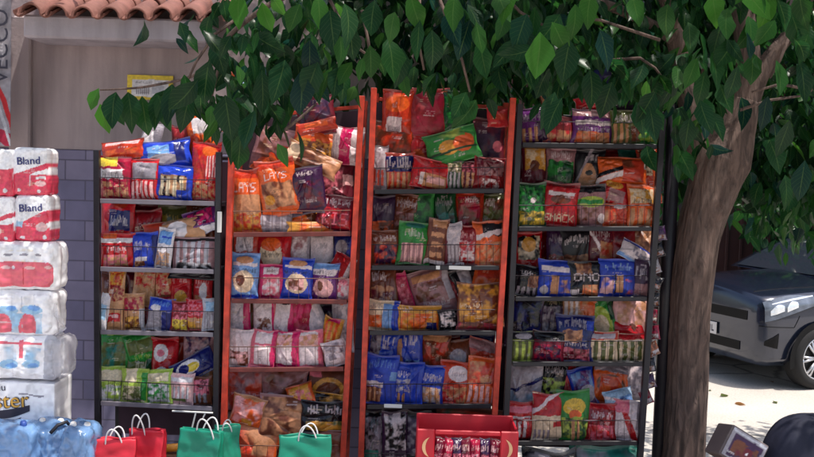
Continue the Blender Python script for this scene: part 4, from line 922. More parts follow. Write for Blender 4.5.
# ------------------------------------------------------------------ far gate / wall behind the car
YG = 12.4
gm = mat('brown_gate_paint', (74, 44, 40), .6, noise=.25, nscale=2.5, bump=.1); gm2 = mat('dark_gate_frame', (40, 28, 30), .6)
x0, x1 = 1.2, 9.5
gate = empty('street_gate', ((x0+x1)/2, YG, 0)); tag(gate, 'tall reddish brown ribbed gate behind the parked car', 'gate')
mb = MB(); mb.box(x0-gate.location.x, -.02, .05, x1-gate.location.x, .02, 3.6, .004); mb.build('gate_panel', gm, gate)
mb = MB(); n = 46
for i in range(n): 
    xx = x0+(x1-x0)*(i+.5)/n-gate.location.x; mb.box(xx-.02, -.05, .06, xx+.02, -.021, 3.58, .006)
mb.build('gate_ribs', gm, gate)
for xx in (x0, 3.55, 5.1, 7.4, x1):
    mb = MB(); mb.box(xx-gate.location.x-.07, -.1, 0, xx-gate.location.x+.07, -.052, 3.7, .008); mb.build('gate_post', gm2, gate)
mb = MB(); mb.box(x0-gate.location.x, -.08, 2.3, x1-gate.location.x, -.051, 2.4, .006); mb.build('cross_rail', gm2, gate)
mb = MB(); mb.box(x0-gate.location.x-.3, -1.6, 3.72, x1-gate.location.x+.3, .1, 3.8, .01); mb.build('awning', gm2, gate)
fb = empty('far_building', (1.5, 17, 0)); tag(fb, 'tall dim brown building far behind the tree and gate', 'building')
mb = MB(); mb.box(-14, 0, 0, 14, .3, 9, .01); mb.build('wall', mat('dim_plaster', (62, 50, 48), .9, noise=.2, nscale=.8), fb)
for i in range(6):
    mb = MB(); xx = -11+i*4.2; mb.box(xx, -.04, 4.5, xx+1.4, -.002, 6.2, .01); mb.build('window', mat('dark_window', (30, 30, 36), .2), fb)

# ------------------------------------------------------------------ parked car
paint_m = mat('charcoal_car_paint', (33, 40, 58), .22, metal=.45, coat=1., noise=.05, nscale=3)
glassm = mat('car_glass', (40, 46, 56), .05, spec=.9, coat=1.); chrome = mat('lamp_chrome', (235, 238, 244), .12, metal=.6, bump=.6, bscale=30); trim = mat('black_trim', (12, 12, 14), .6, spec=.2); rub = mat('tyre_rubber', (24, 24, 26), .85)
alloy = mat('alloy', (196, 198, 204), .3, metal=.8); lampm = mat('lamp_lens', (92, 100, 114), .08, coat=1., noise=.5, nscale=9); plm = mat('plate', (205, 203, 205), .5); hubd = mat('wheel_dark', (16, 16, 18), .6)
TH = R_(23); wc = at(812, 359, 9.2)
fdir = Vector((-math.cos(TH), -math.sin(TH), 0)); ldir = Vector((math.sin(TH), -math.cos(TH), 0))
org = Vector((wc.x, wc.y, 0))+.66*fdir-.79*ldir
car = empty('parked_car', org, math.atan2(fdir.y, fdir.x)); tag(car, 'dark charcoal hatchback parked behind the tree trunk', 'car')
ST = [  # x, half width, z bottom, shoulder z, top z
 (0.0, .66, .34, .78, .86), (-.02, .73, .28, .84, .93), (-.06, .78, .24, .87, .975), (-.15, .82, .22, .89, 1.0), (-.35, .84, .22, .91, 1.03), (-.6, .85, .22, .93, 1.05),
 (-.9, .86, .22, .945, 1.065), (-1.15, .86, .22, .955, 1.075), (-1.6, .865, .22, .96, 1.06), (-2.2, .865, .22, .97, 1.06), (-3.0, .86, .22, .98, 1.06), (-3.5, .84, .24, .98, 1.05), (-3.85, .78, .28, .96, 1.03), (-4.0, .66, .34, .9, .98)]
STA = np.array(ST)
def body_pt(x, t):
    """t 0..1 from sill to centre line of the hood; half section"""
    w, zb_, zs, zt_ = [np.interp(-x, -STA[:, 0], STA[:, i]) for i in (1, 2, 3, 4)]
    kp = np.array([(0, 0, 0), (.07, .86, 0), (.14, .965, .10), (.28, .99, .38), (.46, 1.0, .66), (.60, .985, .88), (.68, .93, 1.0)])
    if t <= .68:
        return w*np.interp(t, kp[:, 0], kp[:, 1]), zb_+(zs-zb_)*np.interp(t, kp[:, 0], kp[:, 2])
    q = (t-.68)/.32
    return w*.93*(1-q), zs+(zt_-zs)*math.sin(q*math.pi/2)**.8
xs = np.concatenate([np.linspace(0, -.06, 7), np.linspace(-.09, -1.2, 26), np.linspace(-1.3, -4.0, 28)]); ts = np.linspace(0, 1, 44)
vs = []; fs = []; row = 2*len(ts)-1
for x in xs:
    half = [body_pt(x, t) for t in ts]
    vs += [(x, y, z) for (y, z) in half]+[(x, -y, z) for (y, z) in half[-2::-1]]
for i in range(len(xs)-1):
    for j in range(row-1): fs.append((i*row+j, i*row+j+1, (i+1)*row+j+1, (i+1)*row+j))
fs.append(tuple(range(row))); fs.append(tuple((len(xs)-1)*row+j for j in range(row))[::-1])
recalc(mesh_obj('body', vs, fs, paint_m, car))
def patch(name, fn, m_, par=car, n1=14, n2=14, flip=False):
    vs = [fn(i/n1, j/n2) for i in range(n1+1) for j in range(n2+1)]
    fs = [(i*(n2+1)+j, i*(n2+1)+j+1, (i+1)*(n2+1)+j+1, (i+1)*(n2+1)+j) for i in range(n1) for j in range(n2)]
    o = mesh_obj(name, vs, fs, m_, par)
    return recalc(o)
def on_body(x, t, sy, off):
    y, z = body_pt(x, t); y1, z1 = body_pt(x, min(1, t+.01)); x2 = x-.01; y2, z2 = body_pt(x2, t)
    a_ = Vector((0, y1-y, z1-z)); b_ = Vector((-.01, y2-y, z2-z)); n_ = b_.cross(a_)
    if n_.length < 1e-9: n_ = Vector((0, 1, 0))
    n_.normalize()
    if n_.y < 0: n_ = -n_
    if x > -.02: n_ = (n_+Vector((1, 0, 0))).normalized()
    return Vector((x, sy*(y), z))+Vector((n_.x, sy*n_.y, n_.z))*off
for sy in (1, -1):
    def hl(a_, b_):
        x = -.055-.62*a_; lo = .47+.12*a_; hi = .66-.02*a_+.03*math.sin(a_*math.pi); return on_body(x, lo+(hi-lo)*b_, sy, .008)
    h_ = patch('headlight', hl, lampm)
    for (x0_, x1_, t0_, t1_) in ((-.10, -.24, .525, .60), (-.27, -.40, .545, .615), (-.12, -.6, .622, .640)):
        def rf(a_, b_): return on_body(x0_+(x1_-x0_)*a_, t0_+(t1_-t0_)*(b_*(.6+.4*math.sin(math.pi*a_)))+.03*a_, sy, .011)
        patch('reflector', rf, chrome, h_)
    def fog(a_, b_): b_ = .5+(b_-.5)*(.25+.75*a_); return on_body(-.06-.13*a_, .2+.13*b_+.03*a_, sy, .005)
    patch('fog_lamp', fog, trim)
# grille and lower intake, plate
def grille(a_, b_):
    y = (a_*2-1)*.6; return Vector((.006, y, .66+.09*b_))
patch('grille', grille, trim)
def intake(a_, b_): y = (a_*2-1)*.52; return Vector((.007, y, .355+.085*b_))
patch('intake', intake, trim)
mb = MB(); mb.box(.014, -.2, .455, .024, .2, .575, .003); pl = mb.build('number_plate', plm, car)
mb = MB(); rr = random.Random(4)
for i in range(7):
    y = -.15+i*.05; mb.box(.0245, y-.017, .48, .0265, y+.017, .495, .0005); mb.box(.0245, y-.017, .496, .0265, y-.008, .545, .0005)
    if rr.random() < .7: mb.box(.0245, y+.008, .496, .0265, y+.017, .545, .0005)
mb.build('characters', ink, pl)
for sy in (1, -1):
    for nm_, f0, f1 in (('bumper_seam', (-.02, .43), (-.36, .40)), ('hood_seam', (-.10, .76), (-.95, .72)), ('fender_seam', (-.36, .40), (-.42, .50))):
        pts = [on_body(f0[0]+(f1[0]-f0[0])*i/14, f0[1]+(f1[1]-f0[1])*i/14, sy, .001) for i in range(15)]
        mb = MB(); mb.tube(pts, .004, 5); mb.build(nm_, trim, car)
mb = MB(); mb.tube([(.004, 0, .80), (.018, 0, .80)], .05, 20); mb.build('round_badge', alloy, car, smooth=True)
# cabin
CB = np.array([(-.98, .76, 1.035, 1.04), (-1.25, .755, 1.05, 1.19), (-1.6, .75, 1.05, 1.36), (-1.95, .745, 1.05, 1.47), (-2.4, .74, 1.05, 1.51), (-2.9, .735, 1.05, 1.50), (-3.4, .73, 1.05, 1.43), (-3.75, .70, 1.04, 1.22), (-3.9, .66, 1.0, 1.03)])
def cab(x, t):
    w, z0_, z1_ = [np.interp(-x, -CB[:, 0], CB[:, i]) for i in (1, 2, 3)]
    hgt = z1_-z0_; wt = w-.33*hgt
    if t < .7: q = t/.7; return w+(wt-w)*q**1.15, z0_+hgt*.93*q
    q = (t-.7)/.3; return wt*(1-q)*(1-.02*q), z0_+hgt*(.93+.07*math.sin(q*math.pi/2))
xs = np.linspace(-.98, -3.9, 50); ts = np.linspace(0, 1, 24); vs = []; fs = []; row = 2*len(ts)-1
for x in xs:
    half = [cab(x, t) for t in ts]; vs += [(x, y, z) for y, z in half]+[(x, -y, z) for y, z in half[-2::-1]]
for i in range(len(xs)-1):
    for j in range(row-1): fs.append((i*row+j, i*row+j+1, (i+1)*row+j+1, (i+1)*row+j))
recalc(mesh_obj('cabin', vs, fs, paint_m, car))
def ws(a_, b_):
    x = -1.0-.93*a_; w_, z0_, z1_ = [np.interp(-x, -CB[:, 0], CB[:, i]) for i in (1, 2, 3)]
    wt = w_-.33*(z1_-z0_); y = (b_*2-1)*(wt-.07); q = 1-abs(y)/max(wt, .01)
    return Vector((x, y, z0_+(z1_-z0_)*(.93+.07*math.sin(min(1, q)*math.pi/2))+.012))
patch('windshield', ws, glassm)
for sy in (1, -1):
    for (xa, xb, nm) in ((-1.45, -2.3, 'side_window'), (-2.38, -3.3, 'side_window')):
        def sw(a_, b_):
            x = xa+(xb-xa)*a_; hi = .66 if x < -1.9 else .66*max(.25, min(1, (-x-1.15)/.75)); y, z = cab(x, .08+(hi-.08)*b_); return Vector((x, sy*(y+.008), z+.004))
        patch(nm, sw, glassm)
    mb = MB(); mb.box(-1.62, sy*.93-.09, 1.04, -1.5, sy*.93+.09, 1.17, .03); mb.build('mirror', paint_m, car, smooth=False)
    for xx in (-.66, -3.3):
        wr = empty('wheel', (0, 0, 0)); wr.parent = car; wr.location = (xx, sy*.79, .305)
        prof = [(.20, -.09), (.27, -.095), (.30, -.07), (.305, 0), (.30, .07), (.27, .095), (.215, .098), (.205, .08)]
        n = 40; vs = [(r_*math.cos(2*math.pi*i/n), y*sy, r_*math.sin(2*math.pi*i/n)) for i in range(n) for (r_, y) in prof]; k = len(prof)
        fs = [(i*k+j, i*k+j+1, ((i+1) % n)*k+j+1, ((i+1) % n)*k+j) for i in range(n) for j in range(k-1)]
        recalc(mesh_obj('tyre', vs, fs, rub, wr))
        mb = MB(); mb.tube([(0, sy*-.06, 0), (0, sy*.045, 0)], .21, 32); mb.build('wheel_well', hubd, wr, smooth=False)
        mb = MB()
        for q in range(7):
            for da in (-.12, .12):
                a_ = 2*math.pi*q/7; mb.tube([(.03*math.cos(a_), sy*.07, .03*math.sin(a_)), (.195*math.cos(a_+da), sy*.082, .195*math.sin(a_+da))], [.016, .012], 6)
        mb.tube([(0, sy*.05, 0), (0, sy*.085, 0)], .038, 16)
        mb.tube([(.203*math.cos(2*math.pi*i/40), sy*.084, .203*math.sin(2*math.pi*i/40)) for i in range(41)], .01, 6)
        mb.build('rim', alloy, wr, smooth=True)
        # dark arch
        vs = []; n = 24
        for i in range(n+1):
            a_ = -.25+math.pi*1.16*i/n
            for r_ in (.30, .36): vs.append((xx+r_*math.cos(a_), sy*.868, .305+r_*math.sin(a_)))
        for i in range(len(vs)): pass
        o = recalc(mesh_obj('wheel_arch', vs, [(2*i, 2*i+1, 2*i+3, 2*i+2) for i in range(n)], trim, car))
    mb = MB(); mb.box(-2.32, sy*.866-.003, .3, -2.312, sy*.866+.003, .96, .001); mb.build('door_gap', trim, car)

# ------------------------------------------------------------------ tree
def leaf_mat():
    m = bpy.data.materials.new('leaf'); m.use_nodes = True; n = m.node_tree; L = n.links.new; b = n.nodes['Principled BSDF']
    a = n.nodes.new('ShaderNodeAttribute'); a.attribute_name = 'print'
    uv = n.nodes.new('ShaderNodeUVMap'); uv.uv_map = 'leaf'; sp = n.nodes.new('ShaderNodeSeparateXYZ'); L(uv.outputs[0], sp.inputs[0])
    def mth(op, a_, b_=None, c_=None):
        q = n.nodes.new('ShaderNodeMath'); q.operation = op
        for i, z in enumerate((a_, b_, c_)):
            if z is None: continue
            if isinstance(z, (int, float)): q.inputs[i].default_value = z
            else: L(z, q.inputs[i])
        return q.outputs[0]
    ax = mth('ABSOLUTE', sp.outputs[0])
    mid = mth('LESS_THAN', ax, .05)
    ph = mth('SUBTRACT', mth('MULTIPLY', sp.outputs[1], 9.0), mth('MULTIPLY', ax, 2.2)); vein = mth('LESS_THAN', mth('ABSOLUTE', mth('SUBTRACT', mth('FRACT', ph), .5)), .05)
    v = mth('MULTIPLY', mth('MAXIMUM', mid, mth('MULTIPLY', vein, .5)), .24)
    mx = n.nodes.new('ShaderNodeMix'); mx.data_type = 'RGBA'; L(v, mx.inputs['Factor']); L(a.outputs['Color'], mx.inputs['A']); mx.inputs['B'].default_value = (.16, .28, .08, 1)
    L(mx.outputs['Result'], b.inputs['Base Color']); b.inputs['Roughness'].default_value = .3; b.inputs['Specular IOR Level'].default_value = .22
    tr = n.nodes.new('ShaderNodeBsdfTranslucent'); hs = n.nodes.new('ShaderNodeHueSaturation'); hs.inputs['Value'].default_value = 2.6; hs.inputs['Hue'].default_value = .475; hs.inputs['Saturation'].default_value = 1.1
    L(mx.outputs['Result'], hs.inputs['Color']); L(hs.outputs[0], tr.inputs[0])
    ms = n.nodes.new('ShaderNodeMixShader'); ms.inputs[0].default_value = .38; L(b.outputs[0], ms.inputs[1]); L(tr.outputs[0], ms.inputs[2])
    L(ms.outputs[0], n.nodes['Material Output'].inputs[0])
    bp = n.nodes.new('ShaderNodeBump'); bp.inputs['Strength'].default_value = .4; bp.inputs['Distance'].default_value = .003; bp.invert = True; L(v, bp.inputs['Height']); L(bp.outputs[0], b.inputs['Normal'])
    return m
LEAF = leaf_mat()
KS = 7; KT = np.linspace(0, 1, KS)
LW = np.array([.02, .60, .95, 1.0, .80, .42, .0])
LRND = random.Random(99)
def leaf_verts(base, dirv, nrm, ln, wd, fold, droop, curl):
    d = dirv.normalized(); s = d.cross(nrm).normalized(); n_ = s.cross(d).normalized()
    vs = []; bend = LRND.gauss(0, .13); fat = LRND.uniform(-.25, .25); tw = LRND.gauss(0, .35); ph = LRND.uniform(0, 6)
    for k in range(KS):
        t = KT[k]; c = base+d*(ln*t)-n_*(droop*ln*t*t)+s*(bend*ln*t*t); hw = wd*.5*LW[k]*(1+fat*math.cos(t*3.1)+.07*math.sin(t*17+ph))
        for q in (-1, 0, 1):
            vs.append(c+s*(hw*q*(1+.08*math.sin(t*9+ph+q*2)))+n_*((fold*hw if q else 0)+(curl*hw*math.sin(t*7+q+ph))+tw*hw*q*t))
    return vs
LF = [(k*3+q, k*3+q+1, k*3+q+4, k*3+q+3) for k in range(KS-1) for q in (0, 1)]
LUV = [(q, KT[k]) for k in range(KS) for q in (-1, 0, 1)]
class Crown:
    def __init__(s): s.v = []; s.f = []; s.c = []; s.uv = []
    def leaf(s, base, dirv, nrm, ln, col, wd=None, fold=.25, droop=.25, curl=.05):
        k = len(s.v); s.v += leaf_verts(base, dirv, nrm, ln, wd or ln*.52, fold, droop, curl); s.f += [tuple(i+k for i in f) for f in LF]; s.c += [col]*21; s.uv += LUV
CW = Crown()
YC = 4.5
outline = [(168, 60), (185, 92), (205, 100), (232, 140), (262, 120), (290, 84), (345, 70), (375, 58), (420, 54), (470, 64), (520, 56), (545, 64), (570, 62), (600, 66), (640, 86), (668, 95), (690, 60), (735, 40), (752, 110), (775, 180), (814, 196), (900, 210), (1000, 220)]
OX = np.array([at(x, y, YC).x for x, y in outline]); OZ = np.array([at(x, y, YC).z for x, y in outline])
def leafcol(r, young=0.):
    g = r.uniform(.75, 1.3); c = np.array((.009, .038, .0155))*g
    if r.random() < .25: c = np.array((.012, .054, .016))*g
    if r.random() < .10: c = np.array((.006, .028, .024))*g
    return c*(1-young)+np.array((.065, .235, .03))*young
rl = random.Random(21)
zedge = at(200, 0, YC).z
def inside(x, y, z):
    zl = np.interp(x, OX, OZ)+max(0, (y-4.5))*.05
    return z > zl
cnt = 0
def add_cluster(c, n, spread, r):
    """a twig end with a rosette of hanging leaves"""
    for _ in range(n):
        an = r.uniform(0, 6.283); out = Vector((math.cos(an), math.sin(an), 0))
        p = c+Vector((r.gauss(0, spread), r.gauss(0, spread), r.gauss(0, spread*.8)))
        d = out*r.uniform(.25, .9)+Vector((0, 0, -r.uniform(.35, 1.1)))
        up = Vector((0, 0, 1))+out*.6+Vector((r.gauss(0, .8), -.2+r.gauss(0, .8), r.gauss(0, .5)))
        ln = r.choice((r.uniform(.07, .12), r.uniform(.10, .165)))
        CW.leaf(p, d, up, ln, leafcol(r, .25 if r.random() < .12 else 0.), wd=ln*r.uniform(.38, .6), droop=r.uniform(.0, .5), curl=r.uniform(.0, .16), fold=r.uniform(.1, .4))
# individually seen leaves along the front edge: x, y, length px, heading (deg, 0 = down, + = to the right), youth
HERO = [(318, -4, 40, 8, .6), (300, 4, 34, -20, .45), (410, -6, 42, 18, .55), (395, 12, 36, -14, .5), (455, -4, 40, -10, .5), (575, 4, 40, 8, .5), (592, -8, 40, -16, .6), (632, -6, 38, 14, .45), (668, 4, 36, -8, .25), (688, 22, 40, 10, .25), (728, 8, 36, -18, .4), (748, 16, 34, 16, .3), (775, 20, 36, -30, .35), (800, -8, 44, 6, .2), (808, 34, 36, -20, .2), (476, 22, 36, 14, .35), (340, 36, 34, 14, .4), (705, 70, 40, -6, .2), (720, 84, 36, 14, .2), (738, 66, 38, -12, .1), (752, 52, 36, 8, .2), (700, 100, 40, 10, .1), (690, 118, 38, -10, .1), (712, 112, 36, 24, .1), (768, 96, 40, -10, .1), (776, 60, 40, 14, .3),
 (240, -6, 40, -8, .9), (262, 2, 34, 12, .9), (273, -4, 26, 20, .7), (352, 62, 30, -35, .5), (370, 45, 36, 6, .35), (388, 38, 50, 14, .25), (363, 58, 26, -12, .5), (375, 0, 40, -10, .1),
 (402, 48, 44, 4, .1), (420, 20, 46, -6, 0), (432, 30, 44, 8, 0), (352, 20, 44, -4, 0), (330, 10, 50, 10, 0), (497, -10, 38, 20, .5), (512, -12, 44, -22, .6), (527, 14, 46, -20, .2), (540, 32, 52, 2, .85), (552, 22, 40, 30, .6), (560, 14, 44, -30, .15),
 (518, 40, 42, -40, .1), (535, 48, 40, -60, .05), (506, 10, 36, -8, .3), (712, -8, 40, 14, .9), (745, -14, 46, 25, .9), (772, -8, 44, -10, .7), (790, 10, 50, 20, .2), (758, 22, 44, -40, .3), (697, 58, 36, -20, .45), (712, 52, 44, 12, .15), (735, 40, 40, -30, .2),
 (800, 60, 50, 10, .1), (790, 120, 44, -15, .1), (770, 140, 40, 20, .1), (805, 160, 46, -8, .15), (785, 175, 40, 10, .1), (806, 20, 44, -10, .2), (590, 70, 44, 12, 0), (612, 82, 42, -15, 0), (640, 95, 44, 20, .05), (655, 92, 40, -25, .1), (570, 40, 48, -10, 0), (600, 30, 46, 22, 0),
 (232, 120, 50, 4, 0), (242, 132, 44, -10, 0), (225, 95, 52, 10, 0), (255, 110, 46, -18, 0), (210, 60, 50, -16, .05), (198, 80, 48, -34, .05), (190, 95, 44, -12, .1), (216, 40, 42, 14, .1), (262, 70, 50, 6, 0), (285, 60, 52, -8, 0), (300, 72, 46, 12, 0), (318, 62, 44, -20, 0),
 (99, 88, 26, -26, .9), (100, 104, 34, 12, .95), (116, 92, 42, -10, .15), (128, 92, 46, 14, .2), (112, 98, 34, 28, .3), (142, 96, 44, 6, .05), (158, 95, 42, 22, .0), (172, 84, 48, 4, 0), (165, 90, 46, -24, 0), (183, 78, 50, 16, 0), (450, 10, 46, 4, 0), (470, 20, 46, -16, 0), (480, 40, 44, 10, .0),
 (466, 92, 36, -20, .1), (476, 100, 40, -24, .25), (555, 92, 46, -18, 0), (562, 98, 44, -30, 0), (650, 108, 40, 10, .1), (636, 102, 38, 24, .3), (310, 40, 44, 0, 0), (340, 66, 36, -16, .1)]
clusters = []
tries = 0
# openings in the crown through which the sun reaches the things below
GAPS = [(at(202, 128, 5.15), .16), (at(238, 95, 5.15), .16), (at(250, 410, 4.99), .17), (at(308, 440, 4.42), .15), (at(255, 445, 4.97), .12), (at(108, 150, 5.0), .13), (at(160, 150, 5.02), .11), (at(130, 438, 4.4), .10), (at(200, 430, 4.4), .09), (at(350, 140, 5.1), .08), (at(165, 340, 4.99), .10), (at(400, 120, 5.1), .06), (at(535, 155, 5.0), .08), (at(650, 190, 5.0), .08), (at(470, 440, 4.4), .08)]
HGAP = [(at(x+l*.3*math.sin(R_(hd)), y+l*.5, 4.05), .07) for (x, y, l, hd, yg) in HERO if yg > .3 and x > 190]
def in_gap(c):
    for p, r_ in GAPS+HGAP:
        d = c-p; a_ = d.dot(sd)
        if a_ > 0 and (d-sd*a_).length < r_+(.19 if r_ > .075 else .08): return True
    return False
while len(clusters) < 1150 and tries < 40000:
    tries += 1
    x = rl.uniform(OX[0], 4.2); y = rl.uniform(3.85, 6.2); zl = float(np.interp(x, OX, OZ))+max(0, y-4.5)*.04
    z = zl+.04+rl.random()**1.9*1.7
    lim = OX[0]+.10+max(0, (z-at(180, 120, YC).z))*.30
    if x < lim or z > 4.1-.1*abs(x-1.6): continue
    if y > 5.45 and x < -.75: continue
    if x < .2 and y > 4.95 and z < 2.9 : continue          # keep leaves in front of the racks' tops
    if 1.35 < x < 2.6 and y < 5.5 and z < 2.86-.25*max(0, x-2.1): continue   # opening round the trunk
    if in_gap(Vector((x, y, z))): continue
    clusters.append(Vector((x, y, z)))
for c in clusters: add_cluster(c, rl.randint(7, 11), .085, rl)
# high part of the crown (above the frame) that spreads left and gives the shade
hi = 0; tries = 0
while hi < 330 and tries < 20000:
    tries += 1
    x = rl.uniform(-3.2, .8); y = rl.uniform(3.3, 5.15); z = rl.uniform(3.15, 3.95)
    if at(0, -6, y).z > z-.2: continue
    if in_gap(Vector((x, y, z))): continue
    hi += 1; add_cluster(Vector((x, y, z)), 8, .10, rl)
hi = 0; tries = 0
while hi < 200 and tries < 20000:
    tries += 1
    x = rl.uniform(-3.4, 3.5); y = rl.uniform(3.1, 6.0); z = rl.uniform(3.5, 4.3)
    if x < -.6 and y > 5.2 and x > -1.85: continue
    if at(0, -6, y).z > z-.2: continue
    if in_gap(Vector((x, y, z))): continue
    hi += 1; add_cluster(Vector((x, y, z)), 8, .12, rl)
fr_n = 0; tries = 0
while fr_n < 420 and tries < 60000:
    tries += 1
    x = rl.uniform(-1.0, 3.4); y = rl.uniform(1.6, 4.0); z = rl.uniform(2.75, 3.9)
    if at(407, -8, y).z > z-.24 or in_gap(Vector((x, y, z))): continue
    fr_n += 1; add_cluster(Vector((x, y, z)), 8, .11, rl)
for (px_, py_, Y_) in [(232, 30, 4.6), (250, 45, 4.4), (222, 62, 4.7), (262, 75, 4.5), (238, 92, 4.5), (270, 30, 4.7), (290, 55, 4.6), (248, 14, 4.5), (214, 96, 4.6), (280, 90, 4.6), (300, 20, 4.6), (228, 112, 4.5), (250, 120, 4.45), (672, 105, 4.9), (690, 120, 4.9), (660, 60, 4.7), (690, 40, 4.7), (706, 74, 4.7), (640, 60, 4.6), (600, 60, 4.6), (675, 140, 5.0), (420, 70, 4.5), (470, 74, 4.5), (330, 66, 4.5), (540, 66, 4.5)]:
    for q_ in range(2): add_cluster(at(px_+rl.uniform(-8, 8), py_+rl.uniform(-8, 8), Y_+rl.uniform(-.1, .1)), 7, .085, rl)
for _ in range(230):
    x = rl.uniform(-.9, 1.9); y = rl.uniform(5.35, 5.8); z = at(407, 88, y).z+rl.random()**1.2*.75
    if x < -.78+.1*rl.random() or in_gap(Vector((x, y, z))): continue
    add_cluster(Vector((x, y, z)), 8, .10, rl)
# back of the crown behind the trunk and racks
bkn = 0
while bkn < 560:
    x = rl.uniform(.1, 4.6); y = rl.uniform(5.6, 7.2)
    lo = at(0, 120 if x < 1.5 else (185 if x < 2.3 else 205), y).z
    z = lo+rl.random()**1.3*1.6
    if in_gap(Vector((x, y, z))): continue
    bkn += 1; add_cluster(Vector((x, y, z)), 8, .11, rl)
for i, (x, y, l, hd, yg) in enumerate(HERO):
    r = random.Random(i+300); Y = 4.0+(r.uniform(-.12, .25) if yg <= .3 else r.uniform(-.12, 0)) if x > 190 else 4.75+r.uniform(-.1, .1); ln = l*Y/F*.9; p = at(x, y, Y); a_ = R_(hd)
    d = Vector((math.sin(a_), r.uniform(-.35, .1), -math.cos(a_))); nr = Vector((r.gauss(0, .3), -1, .45+r.gauss(0, .2)))
    CW.leaf(p, d, nr, ln, leafcol(r, max(0, yg-.12)*.85), wd=ln*r.uniform(.44, .6), droop=r.uniform(.05, .2), fold=r.uniform(.1, .35), curl=r.uniform(.02, .12))
def bark_mat():
    m = M['bark']; n = m.node_tree; L = n.links.new; b = n.nodes['Principled BSDF']
    tc = n.nodes.new('ShaderNodeTexCoord'); mp = n.nodes.new('ShaderNodeMapping'); mp.inputs['Scale'].default_value = (30, 30, 6); L(tc.outputs['Object'], mp.inputs[0])
    t = n.nodes.new('ShaderNodeTexNoise'); t.inputs['Scale'].default_value = 1; t.inputs['Detail'].default_value = 7; t.inputs['Roughness'].default_value = .65; t.inputs['Distortion'].default_value = .8; L(mp.outputs[0], t.inputs['Vector'])
    bp = n.nodes.new('ShaderNodeBump'); bp.inputs['Strength'].default_value = .9; bp.inputs['Distance'].default_value = .02; L(t.outputs['Fac'], bp.inputs['Height']); L(bp.outputs[0], b.inputs['Normal'])
    rp = n.nodes.new('ShaderNodeValToRGB'); rp.color_ramp.elements[0].position = .32; rp.color_ramp.elements[0].color = lin((62, 50, 47))+(1,); rp.color_ramp.elements[1].position = .68; rp.color_ramp.elements[1].color = lin((126, 103, 94))+(1,)
    L(t.outputs['Fac'], rp.inputs[0]); L(rp.outputs[0], b.inputs['Base Color'])
bark_mat()
troot = at(690, 457, 5.2); tb = Vector((troot.x-.06, 5.2, 0))
tree = empty('shade_tree', tb); tag(tree, 'leafy street tree with leaning trunk and drooping crown over the racks', 'tree')
o = mesh_obj('crown', [v-tb for v in CW.v], CW.f, LEAF, tree, cols=np.array(CW.c), uvs=CW.uv)
# trunk: noisy tapered tube
KNOTS = [(1.1, 1.35, .06, .14), (1.9, 1.75, .05, .12), (.6, .95, .05, .12), (5.0, 1.5, .06, .14), (4.2, 1.15, .045, .12), (4.6, 1.86, .05, .14), (2.6, 1.1, .05, .1)]
def limb(path, name, seg=18, amp=.06, par=None, sub=7):
    """path = [(point, radius)...] smooth skin with bark ridges"""
    pts = [Vector(p) for p, r in path]; rads = [r for p, r in path]; n = len(pts); out = []
    for i in range(n-1):
        p0_ = pts[max(0, i-1)]; p1_ = pts[i]; p2_ = pts[i+1]; p3_ = pts[min(n-1, i+2)]
        for k in range(sub):
            t = k/sub; out.append((.5*((2*p1_)+(p2_-p0_)*t+(2*p0_-5*p1_+4*p2_-p3_)*t*t+(3*p1_-p0_-3*p2_+p3_)*t**3), rads[i]+(rads[i+1]-rads[i])*t))
    out.append((pts[-1], rads[-1])); vs = []; fs = []; ref = Vector((0, 1, 0))
    for i, (p, r_) in enumerate(out):
        t = (out[min(i+1, len(out)-1)][0]-out[max(0, i-1)][0]).normalized(); x = t.cross(ref).normalized(); y = x.cross(t)
        for q in range(seg):
            an = 2*math.pi*q/seg; dv = x*math.cos(an)+y*math.sin(an)
            nn = mnoise.noise(Vector((dv.x*1.6, dv.y*1.6, p.z*1.8)))*amp*1.6+mnoise.noise(Vector((dv.x*5, dv.y*5, p.z*2.5)))*amp*.8
            if seg > 30:
                nn -= .05*max(0, 1-abs(mnoise.noise(Vector((dv.x*5.5+3, dv.y*5.5, p.z*1.6))))*7)
                for (ka, kz, kr, kh) in KNOTS:
                    da = (an-ka+math.pi) % (2*math.pi)-math.pi; dd = math.hypot(da*.1, p.z-kz)/kr; nn += kh*(math.exp(-dd*dd*1.5)-1.3*math.exp(-dd*dd*9))
            vs.append(p+dv*r_*(1+nn)-tb)
    for i in range(len(out)-1):
        for q in range(seg): fs.append((i*seg+q, i*seg+(q+1) % seg, (i+1)*seg+(q+1) % seg, (i+1)*seg+q))
    fs.append(tuple((len(out)-1)*seg+q for q in range(seg)))
    return recalc(mesh_obj(name, vs, fs, M['bark'], par or tree))
Yt = 5.2; s_ = Yt/F
def A(px, py, wpx, Y=Yt): return (at(px, py, Y), wpx*Y/F/2)
p0 = A(684, 457, 44)
ft = (Vector((p0[0].x-.05, Yt, -.02)), .15)
trunk = limb([ft, (Vector((p0[0].x-.03, Yt, .12)), .128), p0, A(687, 380, 41), A(691, 310, 40), A(698, 240, 42), A(712, 190, 50), A(722, 160, 54), A(735, 130, 36), A(744, 100, 28)], 'trunk', seg=96, amp=.1, sub=26)
limb([A(712, 176, 34), A(698, 140, 26), A(688, 100, 22), A(676, 40, 20), A(650, -40, 20, 5.0), A(560, -130, 14, 4.7)], 'limb')
limb([A(738, 126, 32), A(748, 98, 24), A(764, 66, 18), A(792, 30, 13), A(830, -20, 10), A(880, -80, 8)], 'limb')
limb([A(742, 108, 26), A(748, 60, 24), A(742, -20, 22), A(760, -140, 16)], 'limb')
